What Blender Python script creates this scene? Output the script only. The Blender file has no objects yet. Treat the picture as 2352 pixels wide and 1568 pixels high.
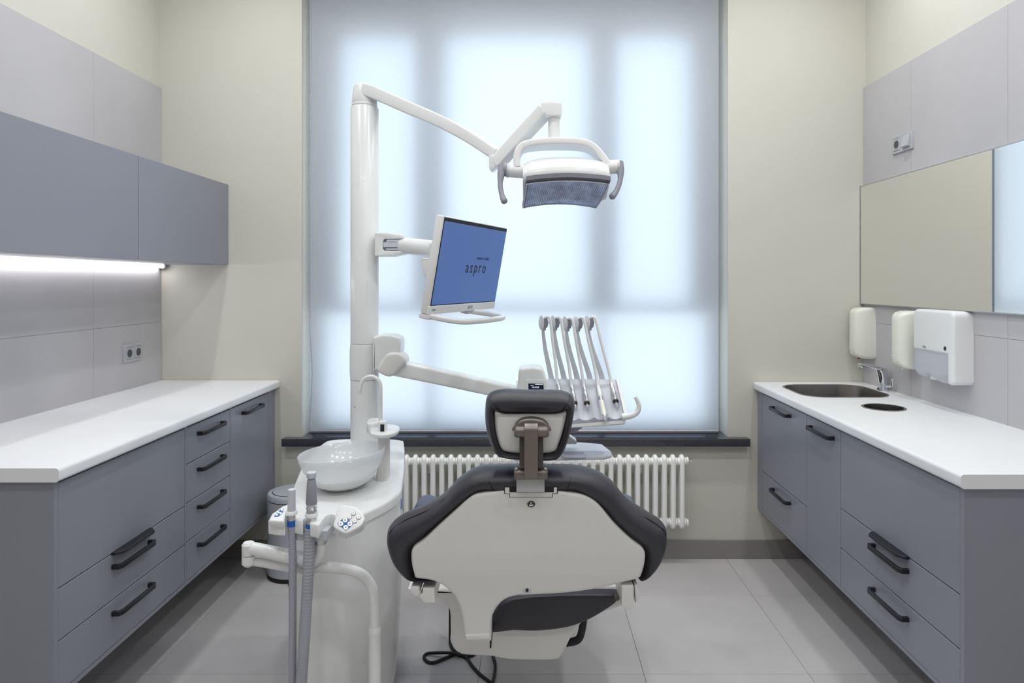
import bpy, bmesh, math, random
from mathutils import Vector, Matrix
from mathutils.geometry import tessellate_polygon
random.seed(7)
PI = math.pi
scene = bpy.context.scene
C = scene.collection

# ------------------------------------------------------------------ camera
F, PX, PY, CH = 1550.0, 1213.0, 646.0, 1.4      # focal length and principal point for 2352 x 1568, eye height
cam_d = bpy.data.cameras.new('camera'); cam = bpy.data.objects.new('camera', cam_d); C.objects.link(cam)
cam.location = (0, 0, CH); cam.rotation_euler = (PI/2, 0, 0)
cam_d.sensor_width = 36; cam_d.lens = F/2352*36
cam_d.shift_x = -(PX-1176)/2352; cam_d.shift_y = -(784-PY)/2352
cam_d.clip_start = 0.02
scene.camera = cam

# ------------------------------------------------------------------ world, lights, exposure
world = bpy.data.worlds.new('overcast_sky'); scene.world = world; world.use_nodes = True
nt = world.node_tree; nt.nodes.clear()
wo = nt.nodes.new('ShaderNodeOutputWorld'); bg = nt.nodes.new('ShaderNodeBackground')
bg.inputs['Color'].default_value = (0.60, 0.785, 1.0, 1); bg.inputs['Strength'].default_value = 2.05
tcw = nt.nodes.new('ShaderNodeTexCoord'); sx = nt.nodes.new('ShaderNodeSeparateXYZ'); nt.links.new(tcw.outputs['Generated'], sx.inputs[0])
rw = nt.nodes.new('ShaderNodeValToRGB'); rw.color_ramp.elements[0].position = .44; rw.color_ramp.elements[1].position = .56
rw.color_ramp.elements[0].color = (1.06, 1.24, 1.42, 1)      # added glow below the horizon, brightens the lower part of the blind
rw.color_ramp.elements[1].color = (0.60, 0.775, 0.97, 1)     # even overcast sky
mw = nt.nodes.new('ShaderNodeMapRange'); mw.inputs['From Min'].default_value = -1; mw.inputs['From Max'].default_value = 1
nt.links.new(sx.outputs['Z'], mw.inputs['Value']); nt.links.new(mw.outputs[0], rw.inputs[0]); nt.links.new(rw.outputs[0], bg.inputs['Color'])
nt.links.new(bg.outputs[0], wo.inputs[0])
LIGHT_W = 6.3
def area(name, x, y, z, w, size, col=(0.975, 0.99, 1.0)):
    d = bpy.data.lights.new(name, 'AREA'); d.shape = 'DISK'; d.size = size; d.energy = w; d.color = col
    o = bpy.data.objects.new(name, d); C.objects.link(o); o.location = (x, y, z); return o
for lx in (-1.30, -0.33, 0.45, 1.26):
    for ly in (-0.8, 0.5, 1.75, 2.75):  # rows nearest to and behind the camera are added fill for camera-facing surfaces
        area('downlight_and_fill', lx, ly, 3.08, LIGHT_W*(.7 if ly < 0 else 1), 0.11)
scene.view_settings.view_transform = 'Standard'; scene.view_settings.look = 'None'
scene.view_settings.gamma = 1.0; scene.view_settings.use_curve_mapping = False
scene.view_settings.exposure = 0.0
try:
    scene.cycles.use_denoising = True; scene.cycles.max_bounces = 10; scene.cycles.diffuse_bounces = 6
    scene.cycles.transparent_max_bounces = 16; scene.cycles.sample_clamp_indirect = 4.0
except Exception: pass

# ------------------------------------------------------------------ helpers
WM = {}
def P(px, py, Y):
    """a point of the room at depth Y, from its place in the survey photograph"""
    return Vector(((px-PX)*Y/F, Y, CH-(py-PY)*Y/F))
def lin(c):
    return tuple((x/12.92 if x <= .04045 else ((x+.055)/1.055)**2.4) for x in c)
def S(r, g, b): return lin((r/255, g/255, b/255))
MATS = {}
def mat(name, col, rough=0.5, metal=0.0, var=0.03, scale=6.0, bump=0.0, bscale=200.0, coat=0.0, spec=0.5, rnd=0.0, emit=None, es=0.0):
    m = bpy.data.materials.new(name); m.use_nodes = True; n = m.node_tree; p = n.nodes['Principled BSDF']
    p.inputs['Roughness'].default_value = rough; p.inputs['Metallic'].default_value = metal
    p.inputs['Specular IOR Level'].default_value = spec
    p.inputs['Coat Weight'].default_value = coat
    tc = n.nodes.new('ShaderNodeTexCoord'); nz = n.nodes.new('ShaderNodeTexNoise')
    nz.inputs['Scale'].default_value = scale; nz.inputs['Detail'].default_value = 5
    n.links.new(tc.outputs['Object'], nz.inputs['Vector'])
    mr = n.nodes.new('ShaderNodeMapRange'); mr.inputs['From Min'].default_value = .3; mr.inputs['From Max'].default_value = .7
    mr.inputs['To Min'].default_value = 1-var; mr.inputs['To Max'].default_value = 1+var
    n.links.new(nz.outputs['Fac'], mr.inputs['Value'])
    vm = n.nodes.new('ShaderNodeVectorMath'); vm.operation = 'SCALE'; vm.inputs[0].default_value = col
    sc_out = mr.outputs[0]
    if rnd:
        oi = n.nodes.new('ShaderNodeObjectInfo'); m2 = n.nodes.new('ShaderNodeMapRange')
        m2.inputs['To Min'].default_value = 1-rnd; m2.inputs['To Max'].default_value = 1+rnd
        n.links.new(oi.outputs['Random'], m2.inputs['Value'])
        mm = n.nodes.new('ShaderNodeMath'); mm.operation = 'MULTIPLY'
        n.links.new(mr.outputs[0], mm.inputs[0]); n.links.new(m2.outputs[0], mm.inputs[1]); sc_out = mm.outputs[0]
    n.links.new(sc_out, vm.inputs['Scale']); n.links.new(vm.outputs[0], p.inputs['Base Color'])
    if bump:
        b = n.nodes.new('ShaderNodeBump'); b.inputs['Strength'].default_value = bump; b.inputs['Distance'].default_value = .001
        n2 = n.nodes.new('ShaderNodeTexNoise'); n2.inputs['Scale'].default_value = bscale; n2.inputs['Detail'].default_value = 4
        n.links.new(tc.outputs['Object'], n2.inputs['Vector']); n.links.new(n2.outputs['Fac'], b.inputs['Height'])
        n.links.new(b.outputs[0], p.inputs['Normal'])
    if emit:
        p.inputs['Emission Color'].default_value = (*emit, 1); p.inputs['Emission Strength'].default_value = es
    MATS[name] = m; return m

def finish(name, bm, m, parent=None, smooth=35, recalc=True):
    if recalc: bmesh.ops.recalc_face_normals(bm, faces=bm.faces)
    me = bpy.data.meshes.new(name)
    for f in bm.faces: f.smooth = bool(smooth) and not f.tag and len(f.verts) <= 8
    if parent is not None: bm.transform(WM[parent].inverted())
    bm.to_mesh(me); bm.free()
    if smooth:
        me.set_sharp_from_angle(angle=math.radians(smooth))
    if m: me.materials.append(m)
    o = bpy.data.objects.new(name, me); C.objects.link(o)
    if parent is not None: o.parent = parent; WM[o] = WM[parent].copy()
    else: WM[o] = Matrix.Identity(4)
    return o
def recenter(o):
    """put a top-level mesh's origin at its base centre"""
    vs = [v.co for v in o.data.vertices]
    c = Vector(((min(v.x for v in vs)+max(v.x for v in vs))/2, (min(v.y for v in vs)+max(v.y for v in vs))/2, min(v.z for v in vs)))
    o.data.transform(Matrix.Translation(-c)); o.location = c; WM[o] = Matrix.Translation(c)
    return o
def tag(o, label=None, cat=None, group=None, kind=None):
    if label: o['label'] = label
    if cat: o['category'] = cat
    if group: o['group'] = group
    if kind: o['kind'] = kind
    return o
def thing(name, label, cat, loc, group=None, M=None):
    o = bpy.data.objects.new(name, None); C.objects.link(o); o.empty_display_size = .05
    m = M if M is not None else Matrix.Translation(Vector(loc))
    o.matrix_world = m; WM[o] = m.copy()
    return tag(o, label, cat, group)

def box(bm, x0, x1, y0, y1, z0, z1, r=0.0, seg=2, M=None):
    vs = [bm.verts.new((x, y, z)) for x in (x0, x1) for y in (y0, y1) for z in (z0, z1)]
    f = [(0,1,3,2),(4,6,7,5),(0,4,5,1),(2,3,7,6),(0,2,6,4),(1,5,7,3)]
    fs = [bm.faces.new([vs[i] for i in q]) for q in f]
    if r > 0:
        es = list({e for g in fs for e in g.edges})
        res = bmesh.ops.bevel(bm, geom=es, offset=r, segments=seg, affect='EDGES', profile=.5)
        vs = list({v for g in res['faces'] for v in g.verts} | {v for v in vs if v.is_valid})
    if M is not None: bmesh.ops.transform(bm, matrix=M, verts=[v for v in vs if v.is_valid])
    return bm
def B(*a, **k): return box(bmesh.new(), *a, **k)
def bridge(bm, a, b, closed=True):
    n = len(a)
    for i in range(n if closed else n-1):
        j = (i+1) % n
        try: bm.faces.new((a[i], a[j], b[j], b[i]))
        except ValueError: pass
def rings(bm, rs, cap0=True, cap1=True, closed=True):
    vr = [[bm.verts.new(p) for p in r] for r in rs]
    for a, b in zip(vr, vr[1:]): bridge(bm, a, b, closed)
    for ok, r in ((cap0, vr[0][::-1]), (cap1, vr[-1])):
        if not ok: continue
        if len(r) > 12:
            for t in tessellate_polygon([[v.co for v in r]]):
                try: bm.faces.new([r[i] for i in t]).tag = True
                except ValueError: pass
        else: bm.faces.new(r).tag = True
    return vr
def lathe(bm, prof, c=(0, 0, 0), n=32, axis='Z', cap0=True, cap1=True, M=None, arc=None):
    rs = []
    for r, h in prof:
        ring = []
        for i in range(n):
            a = 2*PI*i/n
            p = {'Z': (r*math.cos(a), r*math.sin(a), h), 'X': (h, r*math.cos(a), r*math.sin(a)), 'Y': (r*math.cos(a), h, r*math.sin(a))}[axis]
            v = Vector(p)
            if M is not None: v = M @ v
            ring.append(v + Vector(c))
        rs.append(ring)
    rings(bm, rs, cap0, cap1); return bm
def catmull(pts, n=6, closed=False):
    pts = [Vector(p) for p in pts]; N = len(pts); out = []
    m = N if closed else N-1
    for i in range(m):
        p1 = pts[i]; p2 = pts[(i+1) % N]
        p0 = pts[(i-1) % N] if (closed or i > 0) else p1*2-p2
        p3 = pts[(i+2) % N] if (closed or i+2 < N) else p2*2-p1
        for k in range(n):
            t = k/n
            out.append(.5*((2*p1)+(p2-p0)*t+(2*p0-5*p1+4*p2-p3)*t*t+(3*p1-p0-3*p2+p3)*t**3))
    if not closed: out.append(pts[-1].copy())
    return out
def frames(pts, up=None):
    fr = []; N = len(pts); prev = None
    for i in range(N):
        t = (pts[min(i+1, N-1)]-pts[max(i-1, 0)]).normalized()
        if up is not None:
            a = Vector(up).cross(t)
            a = a.normalized() if a.length > 1e-5 else (prev or Vector((1, 0, 0)))
        elif prev is None:
            h = Vector((0, 0, 1)) if abs(t.z) < .9 else Vector((1, 0, 0)); a = h.cross(t).normalized()
        else: a = (prev - t*prev.dot(t)).normalized()
        prev = a; fr.append((pts[i], a, t.cross(a).normalized()))
    return fr
def tube(bm, pts, r, n=14, caps=True, up=None):
    pts = [Vector(p) for p in pts]; fr = frames(pts, up)
    rs = []
    for i, (p, a, b) in enumerate(fr):
        rr = r(i/(len(fr)-1)) if callable(r) else (r[i] if isinstance(r, (list, tuple)) else r)
        rs.append([p+a*rr*math.cos(2*PI*k/n)+b*rr*math.sin(2*PI*k/n) for k in range(n)])
    rings(bm, rs, caps, caps); return bm
def rrect(w, h, r, seg=4):
    out = []
    r = min(r, w/2-1e-5, h/2-1e-5)
    for cx, cy, a0 in ((w/2-r, h/2-r, 0), (-w/2+r, h/2-r, PI/2), (-w/2+r, -h/2+r, PI), (w/2-r, -h/2+r, 1.5*PI)):
        for k in range(seg+1):
            a = a0+PI/2*k/seg; out.append((cx+r*math.cos(a), cy+r*math.sin(a)))
    return out
def sweep(bm, pts, w, h, r, up=(0, 0, 1), caps=True, seg=4):
    """rounded-rectangle section; w across (horizontal, perpendicular to the path), h along up"""
    pts = [Vector(p) for p in pts]; fr = frames(pts, up); rs = []; N = len(fr)
    for i, (p, a, b) in enumerate(fr):
        t = i/(N-1); ww = w(t) if callable(w) else w; hh = h(t) if callable(h) else h
        rs.append([p+a*u+b*v for u, v in rrect(ww, hh, r, seg)])
    rings(bm, rs, caps, caps); return bm
def fillet(poly, r, seg=4):
    out = []; N = len(poly)
    for i in range(N):
        p = Vector(poly[i][:2]); rr = poly[i][2] if len(poly[i]) > 2 else r
        a = Vector(poly[i-1][:2])-p; b = Vector(poly[(i+1) % N][:2])-p
        d = min(rr, a.length*.45, b.length*.45)
        if d < 1e-6: out.append((p.x, p.y)); continue
        p0 = p+a.normalized()*d; p1 = p+b.normalized()*d
        for k in range(seg+1):
            t = k/seg; q = p0*(1-t)**2+p*2*t*(1-t)+p1*t*t; out.append((q.x, q.y))
    return out
def sarea(poly): return sum(poly[i-1][0]*poly[i][1]-poly[i][0]*poly[i-1][1] for i in range(len(poly)))/2
def inset(poly, d):
    s = 1 if sarea(poly) > 0 else -1; N = len(poly); out = []
    for i in range(N):
        p = Vector(poly[i]); a = (p-Vector(poly[i-1])); b = (Vector(poly[(i+1) % N])-p)
        if a.length < 1e-9: a = b
        if b.length < 1e-9: b = a
        a.normalize(); b.normalize()
        na = Vector((-a.y, a.x))*s; nb = Vector((-b.y, b.x))*s; m = na+nb
        if m.length < 1e-6: m = na
        m.normalize(); k = d/max(.45, m.dot(na)); out.append((p.x+m.x*k, p.y+m.y*k))
    return out
def slab(bm, poly, w0, w1, f, r0=.0, r1=.0, seg=3):
    """closed outline poly extruded from w0 to w1 with rounded rims; f(u,v,w) maps to the room"""
    sg = 1 if w1 > w0 else -1; rs = []
    if r0 > 0:
        for k in range(seg): a = PI/2*k/seg; rs.append((r0*(1-math.sin(a)), w0+sg*r0*(1-math.cos(a))))
    rs.append((0, w0+sg*r0)); rs.append((0, w1-sg*r1))
    if r1 > 0:
        for k in range(1, seg+1): a = PI/2*k/seg; rs.append((r1*(1-math.cos(a)), w1-sg*r1*(1-math.sin(a))))
    rr = []
    for d, w in rs:
        q = inset(poly, d) if d > 1e-7 else poly
        rr.append([Vector(f(u, v, w)) for u, v in q])
    rings(bm, rr); return bm
FXZ = lambda u, v, w: (u, w, v)       # outline in X-Z, depth along Y
FYZ = lambda u, v, w: (w, u, v)       # outline in Y-Z, depth along X
FXY = lambda u, v, w: (u, v, w)       # plan outline, depth along Z
def pxpoly(pts, Y): return [((x-PX)*Y/F, CH-(y-PY)*Y/F) for x, y in pts]
def text(s, size, m, M, parent, name, sx=1.0, ext=.0004, align='CENTER', spacing=1.0, kind=None):
    cu = bpy.data.curves.new(name, 'FONT'); cu.body = s; cu.size = size; cu.extrude = ext; cu.align_x = align; cu.align_y = 'CENTER'
    cu.space_character = spacing; cu.resolution_u = 4
    o = bpy.data.objects.new('tmp', cu); C.objects.link(o)
    dg = bpy.context.evaluated_depsgraph_get()
    me = bpy.data.meshes.new_from_object(o.evaluated_get(dg)); bpy.data.objects.remove(o)
    bm = bmesh.new(); bm.from_mesh(me); bpy.data.meshes.remove(me)
    bm.transform(M @ Matrix.Diagonal((sx, 1, 1, 1)))
    return finish(name, bm, m, parent, smooth=0, recalc=False)
def basis(o, x, y):
    x = Vector(x).normalized(); y = Vector(y); y = (y-x*y.dot(x)).normalized(); z = x.cross(y)
    return Matrix(((x.x, y.x, z.x, o[0]), (x.y, y.y, z.y, o[1]), (x.z, y.z, z.z, o[2]), (0, 0, 0, 1)))
def copy_tree(o, parent=None):
    c = o.copy(); C.objects.link(c)
    if parent is not None: c.parent = parent
    for ch in list(o.children): copy_tree(ch, c)
    WM[c] = WM[o].copy()
    return c

# ------------------------------------------------------------------ materials
paint = mat('cream_wall_paint', S(200, 198, 188), .75, var=.012, scale=2.5, bump=.15, bscale=350)
ceil_m = mat('ceiling_paint', S(235, 235, 230), .8, var=.01)
tile_m = mat('grey_concrete_wall_tile', S(183, 181, 184), .55, var=.05, scale=2.2, bump=.1, bscale=120, rnd=.02)
grout = mat('tile_grout', S(128, 126, 127), .9)
floor_m = mat('grey_stone_floor_tile', S(192, 188, 188), .42, var=.09, scale=1.9, bump=.08, bscale=60, rnd=.04)
cab = mat('grey_lacquer_cabinet', S(134, 136, 146), .33, var=.01, bump=.1, bscale=900)
cab_in = mat('dark_cabinet_inside', S(70, 70, 76), .7)
wt = mat('white_worktop', S(226, 227, 229), .35, var=.006)
blackm = mat('black_matt_metal', S(28, 27, 32), .4, var=.02)
white = mat('white_plastic', S(226, 227, 227), .28, var=.006, coat=.1)
white2 = mat('off_white_plastic', S(220, 219, 216), .35, var=.008)
white_b = mat('bright_white_silicone', S(240, 241, 241), .35, var=.005)
hosearm = mat('pale_grey_arm', S(208, 211, 217), .4, var=.01)
cream = mat('cream_plastic', S(226, 227, 216), .25, var=.006, coat=.2)
grey_pl = mat('light_grey_plastic', S(196, 199, 207), .35, var=.01)
grey_md = mat('mid_grey_plastic', S(140, 141, 152), .4, var=.01)
leather = mat('charcoal_upholstery', S(50, 49, 56), .38, var=.05, scale=9, bump=.35, bscale=700, spec=.45)
leather2 = mat('blue_grey_upholstery', S(78, 84, 102), .5, var=.03, bump=.2, bscale=700)
seam_m = mat('stitched_seam', S(24, 23, 28), .7)
taupe = mat('taupe_metal', S(122, 114, 108), .36, metal=.55, var=.02)
taupe_d = mat('dark_taupe_metal', S(78, 72, 70), .5, metal=.3, var=.02)
alu = mat('aluminium_plate', S(190, 192, 194), .3, metal=.9)
chrome = mat('chrome', S(220, 222, 226), .08, metal=1.0, var=.01)
steel = mat('brushed_steel', S(150, 146, 142), .28, metal=1.0, var=.10, scale=14)
darkst = mat('dark_steel_inside', S(70, 66, 62), .35, metal=.9)
radm = mat('white_radiator_enamel', S(246, 246, 243), .3, var=.005)
granite = mat('dark_granite', S(62, 62, 68), .16, var=.35, scale=260)
binm = mat('silver_grey_enamel', S(186, 190, 199), .4, metal=.15, var=.01)
rubber = mat('black_rubber', S(22, 20, 24), .55)
hose_m = mat('grey_corrugated_hose', S(158, 160, 170), .45)
blue = mat('blue_plastic', S(20, 90, 180), .4)
frame_m = mat('window_frame_grey_blue', S(140, 150, 165), .5)
sockm = mat('grey_socket_plastic', S(176, 178, 183), .35, var=.01)
sockd = mat('dark_socket_recess', S(70, 68, 76), .5)
ink = mat('black_print', S(14, 16, 30), .6)
inkg = mat('grey_print', S(130, 134, 140), .6)
scr_d = mat('dark_display', S(22, 26, 44), .2, emit=S(22, 28, 48), es=.6)
scr_t = mat('display_digits', S(235, 240, 250), .4, emit=(1, 1, 1), es=.9)
screen = mat('blue_screen', S(40, 60, 100), .45, var=.03, scale=4, emit=S(72, 106, 168), es=.68)
ledm = mat('led_diffuser', (1, 1, 1), .5, emit=(1, .98, .99), es=11.0)
ref_m = mat('lamp_reflector', S(190, 205, 240), .25, metal=.6, var=.45, scale=28)
beadm = mat('bead_chain_grey', S(150, 160, 175), .5)
redm = mat('red_plastic', S(200, 50, 40), .5)
tubem = mat('bottom_rail_grey', S(150, 150, 158), .35, metal=.5, var=.02)
slv = mat('stainless_handpiece', S(205, 205, 208), .18, metal=.9)

def blend_mat(name, mk):
    m = bpy.data.materials.new(name); m.use_nodes = True; n = m.node_tree
    for nd in list(n.nodes): n.nodes.remove(nd)
    out = n.nodes.new('ShaderNodeOutputMaterial'); n.links.new(mk(n), out.inputs['Surface']); MATS[name] = m; return m
def node(n, t, **k):
    x = n.nodes.new(t)
    for a, b in k.items(): x.inputs[a].default_value = b
    return x
def mix(n, fac, a, b):
    m = n.nodes.new('ShaderNodeMixShader'); m.inputs[0].default_value = fac
    n.links.new(a, m.inputs[1]); n.links.new(b, m.inputs[2]); return m.outputs[0]
def _fabric(n):
    tc = n.nodes.new('ShaderNodeTexCoord'); mp = n.nodes.new('ShaderNodeMapping'); mp.inputs['Scale'].default_value = (900, 900, 60)
    nz = n.nodes.new('ShaderNodeTexNoise'); nz.inputs['Scale'].default_value = 1; nz.inputs['Detail'].default_value = 3
    n.links.new(tc.outputs['Object'], mp.inputs[0]); n.links.new(mp.outputs[0], nz.inputs['Vector'])
    mr = n.nodes.new('ShaderNodeMapRange'); mr.inputs['To Min'].default_value = .85; mr.inputs['To Max'].default_value = 1.0
    n.links.new(nz.outputs['Fac'], mr.inputs['Value'])
    cb = n.nodes.new('ShaderNodeVectorMath'); cb.operation = 'SCALE'; cb.inputs[0].default_value = (.93, .95, .97)
    n.links.new(mr.outputs[0], cb.inputs['Scale'])
    d = node(n, 'ShaderNodeBsdfDiffuse'); t = node(n, 'ShaderNodeBsdfTranslucent')
    n.links.new(cb.outputs[0], d.inputs['Color']); n.links.new(cb.outputs[0], t.inputs['Color'])
    r = node(n, 'ShaderNodeBsdfRefraction', Roughness=1.0, IOR=1.4); n.links.new(cb.outputs[0], r.inputs['Color'])
    return mix(n, .46, mix(n, .5, d.outputs[0], t.outputs[0]), r.outputs[0])
fabric = blend_mat('translucent_blind_fabric', _fabric)
def _glass(n):
    t = node(n, 'ShaderNodeBsdfTransparent'); g = node(n, 'ShaderNodeBsdfGlossy', Roughness=.02)
    return mix(n, .08, t.outputs[0], g.outputs[0])
glass = blend_mat('window_glass', _glass)
def _frost(n):
    t = node(n, 'ShaderNodeBsdfTransparent', Color=(.95, .96, .97, 1)); d = node(n, 'ShaderNodeBsdfDiffuse', Color=(.9, .91, .92, 1))
    l = node(n, 'ShaderNodeBsdfTranslucent', Color=(.9, .91, .92, 1)); g = node(n, 'ShaderNodeBsdfGlossy', Roughness=.15)
    a = mix(n, .45, d.outputs[0], l.outputs[0]); b = mix(n, .62, t.outputs[0], a); return mix(n, .06, b, g.outputs[0])
frost = blend_mat('frosted_glass', _frost)
def _mirror(n):
    return node(n, 'ShaderNodeBsdfGlossy', Color=(.90, .90, .88, 1), Roughness=.0).outputs[0]
mirror_m = blend_mat('mirror_silver', _mirror)
def _clearpl(n):
    t = node(n, 'ShaderNodeBsdfTransparent', Color=(.86, .88, .94, 1)); d = node(n, 'ShaderNodeBsdfDiffuse', Color=(.70, .71, .77, 1))
    g = node(n, 'ShaderNodeBsdfGlossy', Roughness=.1)
    return mix(n, .07, mix(n, .6, t.outputs[0], d.outputs[0]), g.outputs[0])
clearpl = blend_mat('smoky_clear_plastic', _clearpl)

# ------------------------------------------------------------------ room
YB = 3.414                    # inner face of the window wall
XL, XR = -1.855, 1.695        # tiled faces of the side walls
WL, WR = -1.868, 1.708        # painted faces
Y0, ZC = -2.6, 3.12
OX0, OX1, OZ0, OZ1 = -1.145, 1.011, 0.610, 2.98   # window opening
def struct(name, bm, m, parent=None, smooth=0):
    o = finish(name, bm, m, parent, smooth=smooth)
    if parent is None: o['kind'] = 'structure'
    return o
floor = struct('floor', B(WL-.1, WR+.1, Y0-.1, YB+.30, -.10, -.0025), grout)
xs = [-1.94+.59*k-.0 for k in range(0, 8)]; xs = [.413+.588*k for k in range(-4, 4)]
ys = [2.408+.602*k for k in range(-9, 3)]
for i in range(len(xs)-1):
    for j in range(len(ys)-1):
        a, b = max(xs[i], WL+.002), min(xs[i+1], WR-.002); c, d = max(ys[j], Y0), min(ys[j+1], YB-.002)
        if b-a > .02 and d-c > .02: finish('tile', B(a+.0008, b-.0008, c+.0008, d-.0008, -.009, 0, r=.0006, seg=1), floor_m, floor, smooth=0)
struct('ceiling', B(WL-.1, WR+.1, Y0-.1, YB+.30, ZC, ZC+.1), ceil_m)
wl = struct('wall_left', B(WL-.12, WL, Y0-.1, YB+.30, -.0, ZC), paint)
wr = struct('wall_right', B(WR, WR+.12, Y0-.1, YB+.30, -.0, ZC), paint)
struct('wall_front', B(WL, WR, Y0-.12, Y0, 0, ZC), paint)
bm = bmesh.new(); TH = .30
box(bm, WL, OX0, YB, YB+TH, 0, ZC); box(bm, OX1, WR, YB, YB+TH, 0, ZC)
box(bm, OX0, OX1, YB, YB+TH, 0, OZ0-.038); box(bm, OX0, OX1, YB, YB+TH, OZ1, ZC)
wb = struct('wall_back', bm, paint)
ZT = [.608, 1.197, 1.788, 2.379]
def wall_tiles(wall, xa, xb, joints, edge):
    yy = sorted(joints+[Y0+.001, YB-.001])
    for z0, z1 in zip(ZT, ZT[1:]):
        for y0, y1 in zip(yy, yy[1:]):
            finish('tile', B(xa, xb, y0+.0007, y1-.0007, z0+.0007, z1-.0007, r=.0004, seg=1), tile_m, wall, smooth=0)
    x0, x1 = (min(xa, xb), max(xa, xb)); m = .0015
    finish('grout_bed', B(x0+(m if edge < 0 else 0), x1-(m if edge > 0 else 0), Y0+.002, YB-.0005, ZT[0], ZT[-1]-.002), grout, wall, smooth=0)
wall_tiles(wl, WL, XL, [2.881-.6*k for k in range(0, 10)], 1)
wall_tiles(wr, XR, WR, [2.985-.601*k for k in range(0, 10)], -1)
for nm, bx in (('baseboard_back', (WL, WR, YB-.009, YB, 0, .094)), ('baseboard_left', (WL, WL+.010, Y0, YB-.009, 0, .094)), ('baseboard_right', (WR-.010, WR, Y0, YB-.009, 0, .094))):
    struct(nm, B(*bx, r=.0008, seg=1), mat(nm+'_tile', S(138, 134, 132), .5, var=.05, scale=3))

# window: frame, panes, stone sill
win = thing('window_1', None, None, (0, 3.62, OZ0)); win['kind'] = 'structure'
FY0, FY1 = 3.585, 3.655
def bar(x0, x1, z0, z1, nm='window_frame'): return finish(nm, B(x0, x1, FY0, FY1, z0, z1, r=.004, seg=1), frame_m, win)
bar(OX0, OX0+.15, 1.275, OZ1); bar(OX1-.15, OX1, 1.275, OZ1); bar(OX0, OX0+.06, OZ0, 1.225); bar(OX1-.06, OX1, OZ0, 1.225); bar(OX0+.15, OX1-.15, 2.70, OZ1); bar(OX0+.06, OX1-.06, OZ0, OZ0+.03)
bar(OX0, OX1, 1.225, 1.275, 'transom')
bar(-.605, -.435, 1.275, 2.70, 'mullion'); bar(.315, .475, 1.275, 2.70, 'mullion')
bar(-.54, -.50, OZ0+.03, 1.225, 'mullion'); bar(.375, .415, OZ0+.03, 1.225, 'mullion')
for a, b, c, d in ((OX0+.15, -.605, 1.275, 2.70), (-.435, .315, 1.275, 2.70), (.475, OX1-.15, 1.275, 2.70), (OX0+.06, -.54, OZ0+.03, 1.225), (-.50, .375, OZ0+.03, 1.225), (.415, OX1-.06, OZ0+.03, 1.225)):
    finish('pane', B(a, b, 3.617, 3.623, c, d), glass, win, smooth=0)
bm = bmesh.new(); sill_poly = fillet([(P(646, 0, 3.364).x, 3.364), (P(1724, 0, 3.364).x, 3.364), (P(1724, 0, 3.364).x, YB), (OX1, YB, 0), (OX1, 3.60, 0), (OX0, 3.60, 0), (OX0, YB, 0), (P(646, 0, 3.364).x, YB)], .003, 2)
slab(bm, sill_poly, .576, .614, FXY, .002, .002, 2); finish('window_sill', bm, granite, win)

# roller blind
BY = 3.45
bl = thing('roller_blind', 'pale translucent roller blind pulled down over the tall window', 'blind', (-.07, BY, .625))
bm = bmesh.new(); nseg = 24
bx0, bx1 = P(712, 0, BY).x, P(1650.5, 0, BY).x
rr = []
for k in range(nseg+1):
    x = bx0+(bx1-bx0)*k/nseg; rr.append([Vector((x, BY, .632)), Vector((x, BY, 2.93))])
rings(bm, rr, False, False, closed=False); finish('fabric', bm, fabric, bl, smooth=0)
finish('bottom_rail', lathe(bmesh.new(), [(.0005, bx0), (.011, bx0+.0005), (.013, bx0+.003), (.013, bx1-.003), (.011, bx1-.0005), (.0005, bx1)], (0, BY, .634), 20, 'X'), tubem, bl)
finish('top_roller', lathe(bmesh.new(), [(.024, bx0-.004), (.024, bx1+.004)], (0, BY+.02, 2.945), 20, 'X'), tubem, bl)
bm = bmesh.new()
zz = [2.93-.012*k for k in range(188)]
for k, z in enumerate(zz):
    u = max(0, (1.15-z)); xx = bx0+.004+.012*math.sin(min(1, u/.45)*PI)*(1 if z < 1.15 else 0)
    bmesh.ops.create_icosphere(bm, subdivisions=1, radius=.0028, matrix=Matrix.Translation((xx, BY-.014, z)))
tube(bm, [(bx0+.004, BY-.014, 2.93), (bx0+.004, BY-.014, 1.15), (bx0+.0155, BY-.014, .93), (bx0+.004, BY-.014, .70)], .0008, 6)
finish('bead_chain', bm, beadm, bl)

# ------------------------------------------------------------------ radiator
RY = 3.335; rz0, rz1 = P(0, 1217, RY-.016).z, P(0, 1046, RY-.016).z
rad = thing('column_radiator', 'white tubular column radiator under the dark window sill', 'radiator', (.05, RY, rz0-.0))
def section_bm(x):
    bm = bmesh.new(); r = .0125
    for yy in (RY-.012, RY+.022):
        pts = [(x, yy, rz0+.03), (x, yy, rz1-.03)]
        tube(bm, pts, r, 12)
    for za, s in ((rz1-.032, 1), (rz0+.032, -1)):
        pr = [Vector((x, RY-.012+.0*s, za-s*.004)), Vector((x, RY-.011, za+s*.010)), Vector((x, RY-.004, za+s*.018)), Vector((x, RY+.005, za+s*.0205)), Vector((x, RY+.014, za+s*.018)), Vector((x, RY+.021, za+s*.010)), Vector((x, RY+.022, za-s*.004))]
        tube(bm, catmull(pr, 3), .0125, 12)
        lathe(bm, [(.012, x-.0225), (.019, x-.020), (.021, x-.010), (.021, x+.010), (.019, x+.020), (.012, x+.0225)], (0, RY+.005, za-s*.002), 14, 'X')
    return bm
first = None
pitch = 20.4*RY/F; xr_last = P(1566, 0, RY).x
for k in range(33):
    x = xr_last-pitch*k
    if first is None: first = finish('section', section_bm(x), radm, rad)
    else:
        o = first.copy(); C.objects.link(o); o.location.x = -pitch*k; WM[o] = WM[first]
ze = (rz0+rz1)/2
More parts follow.
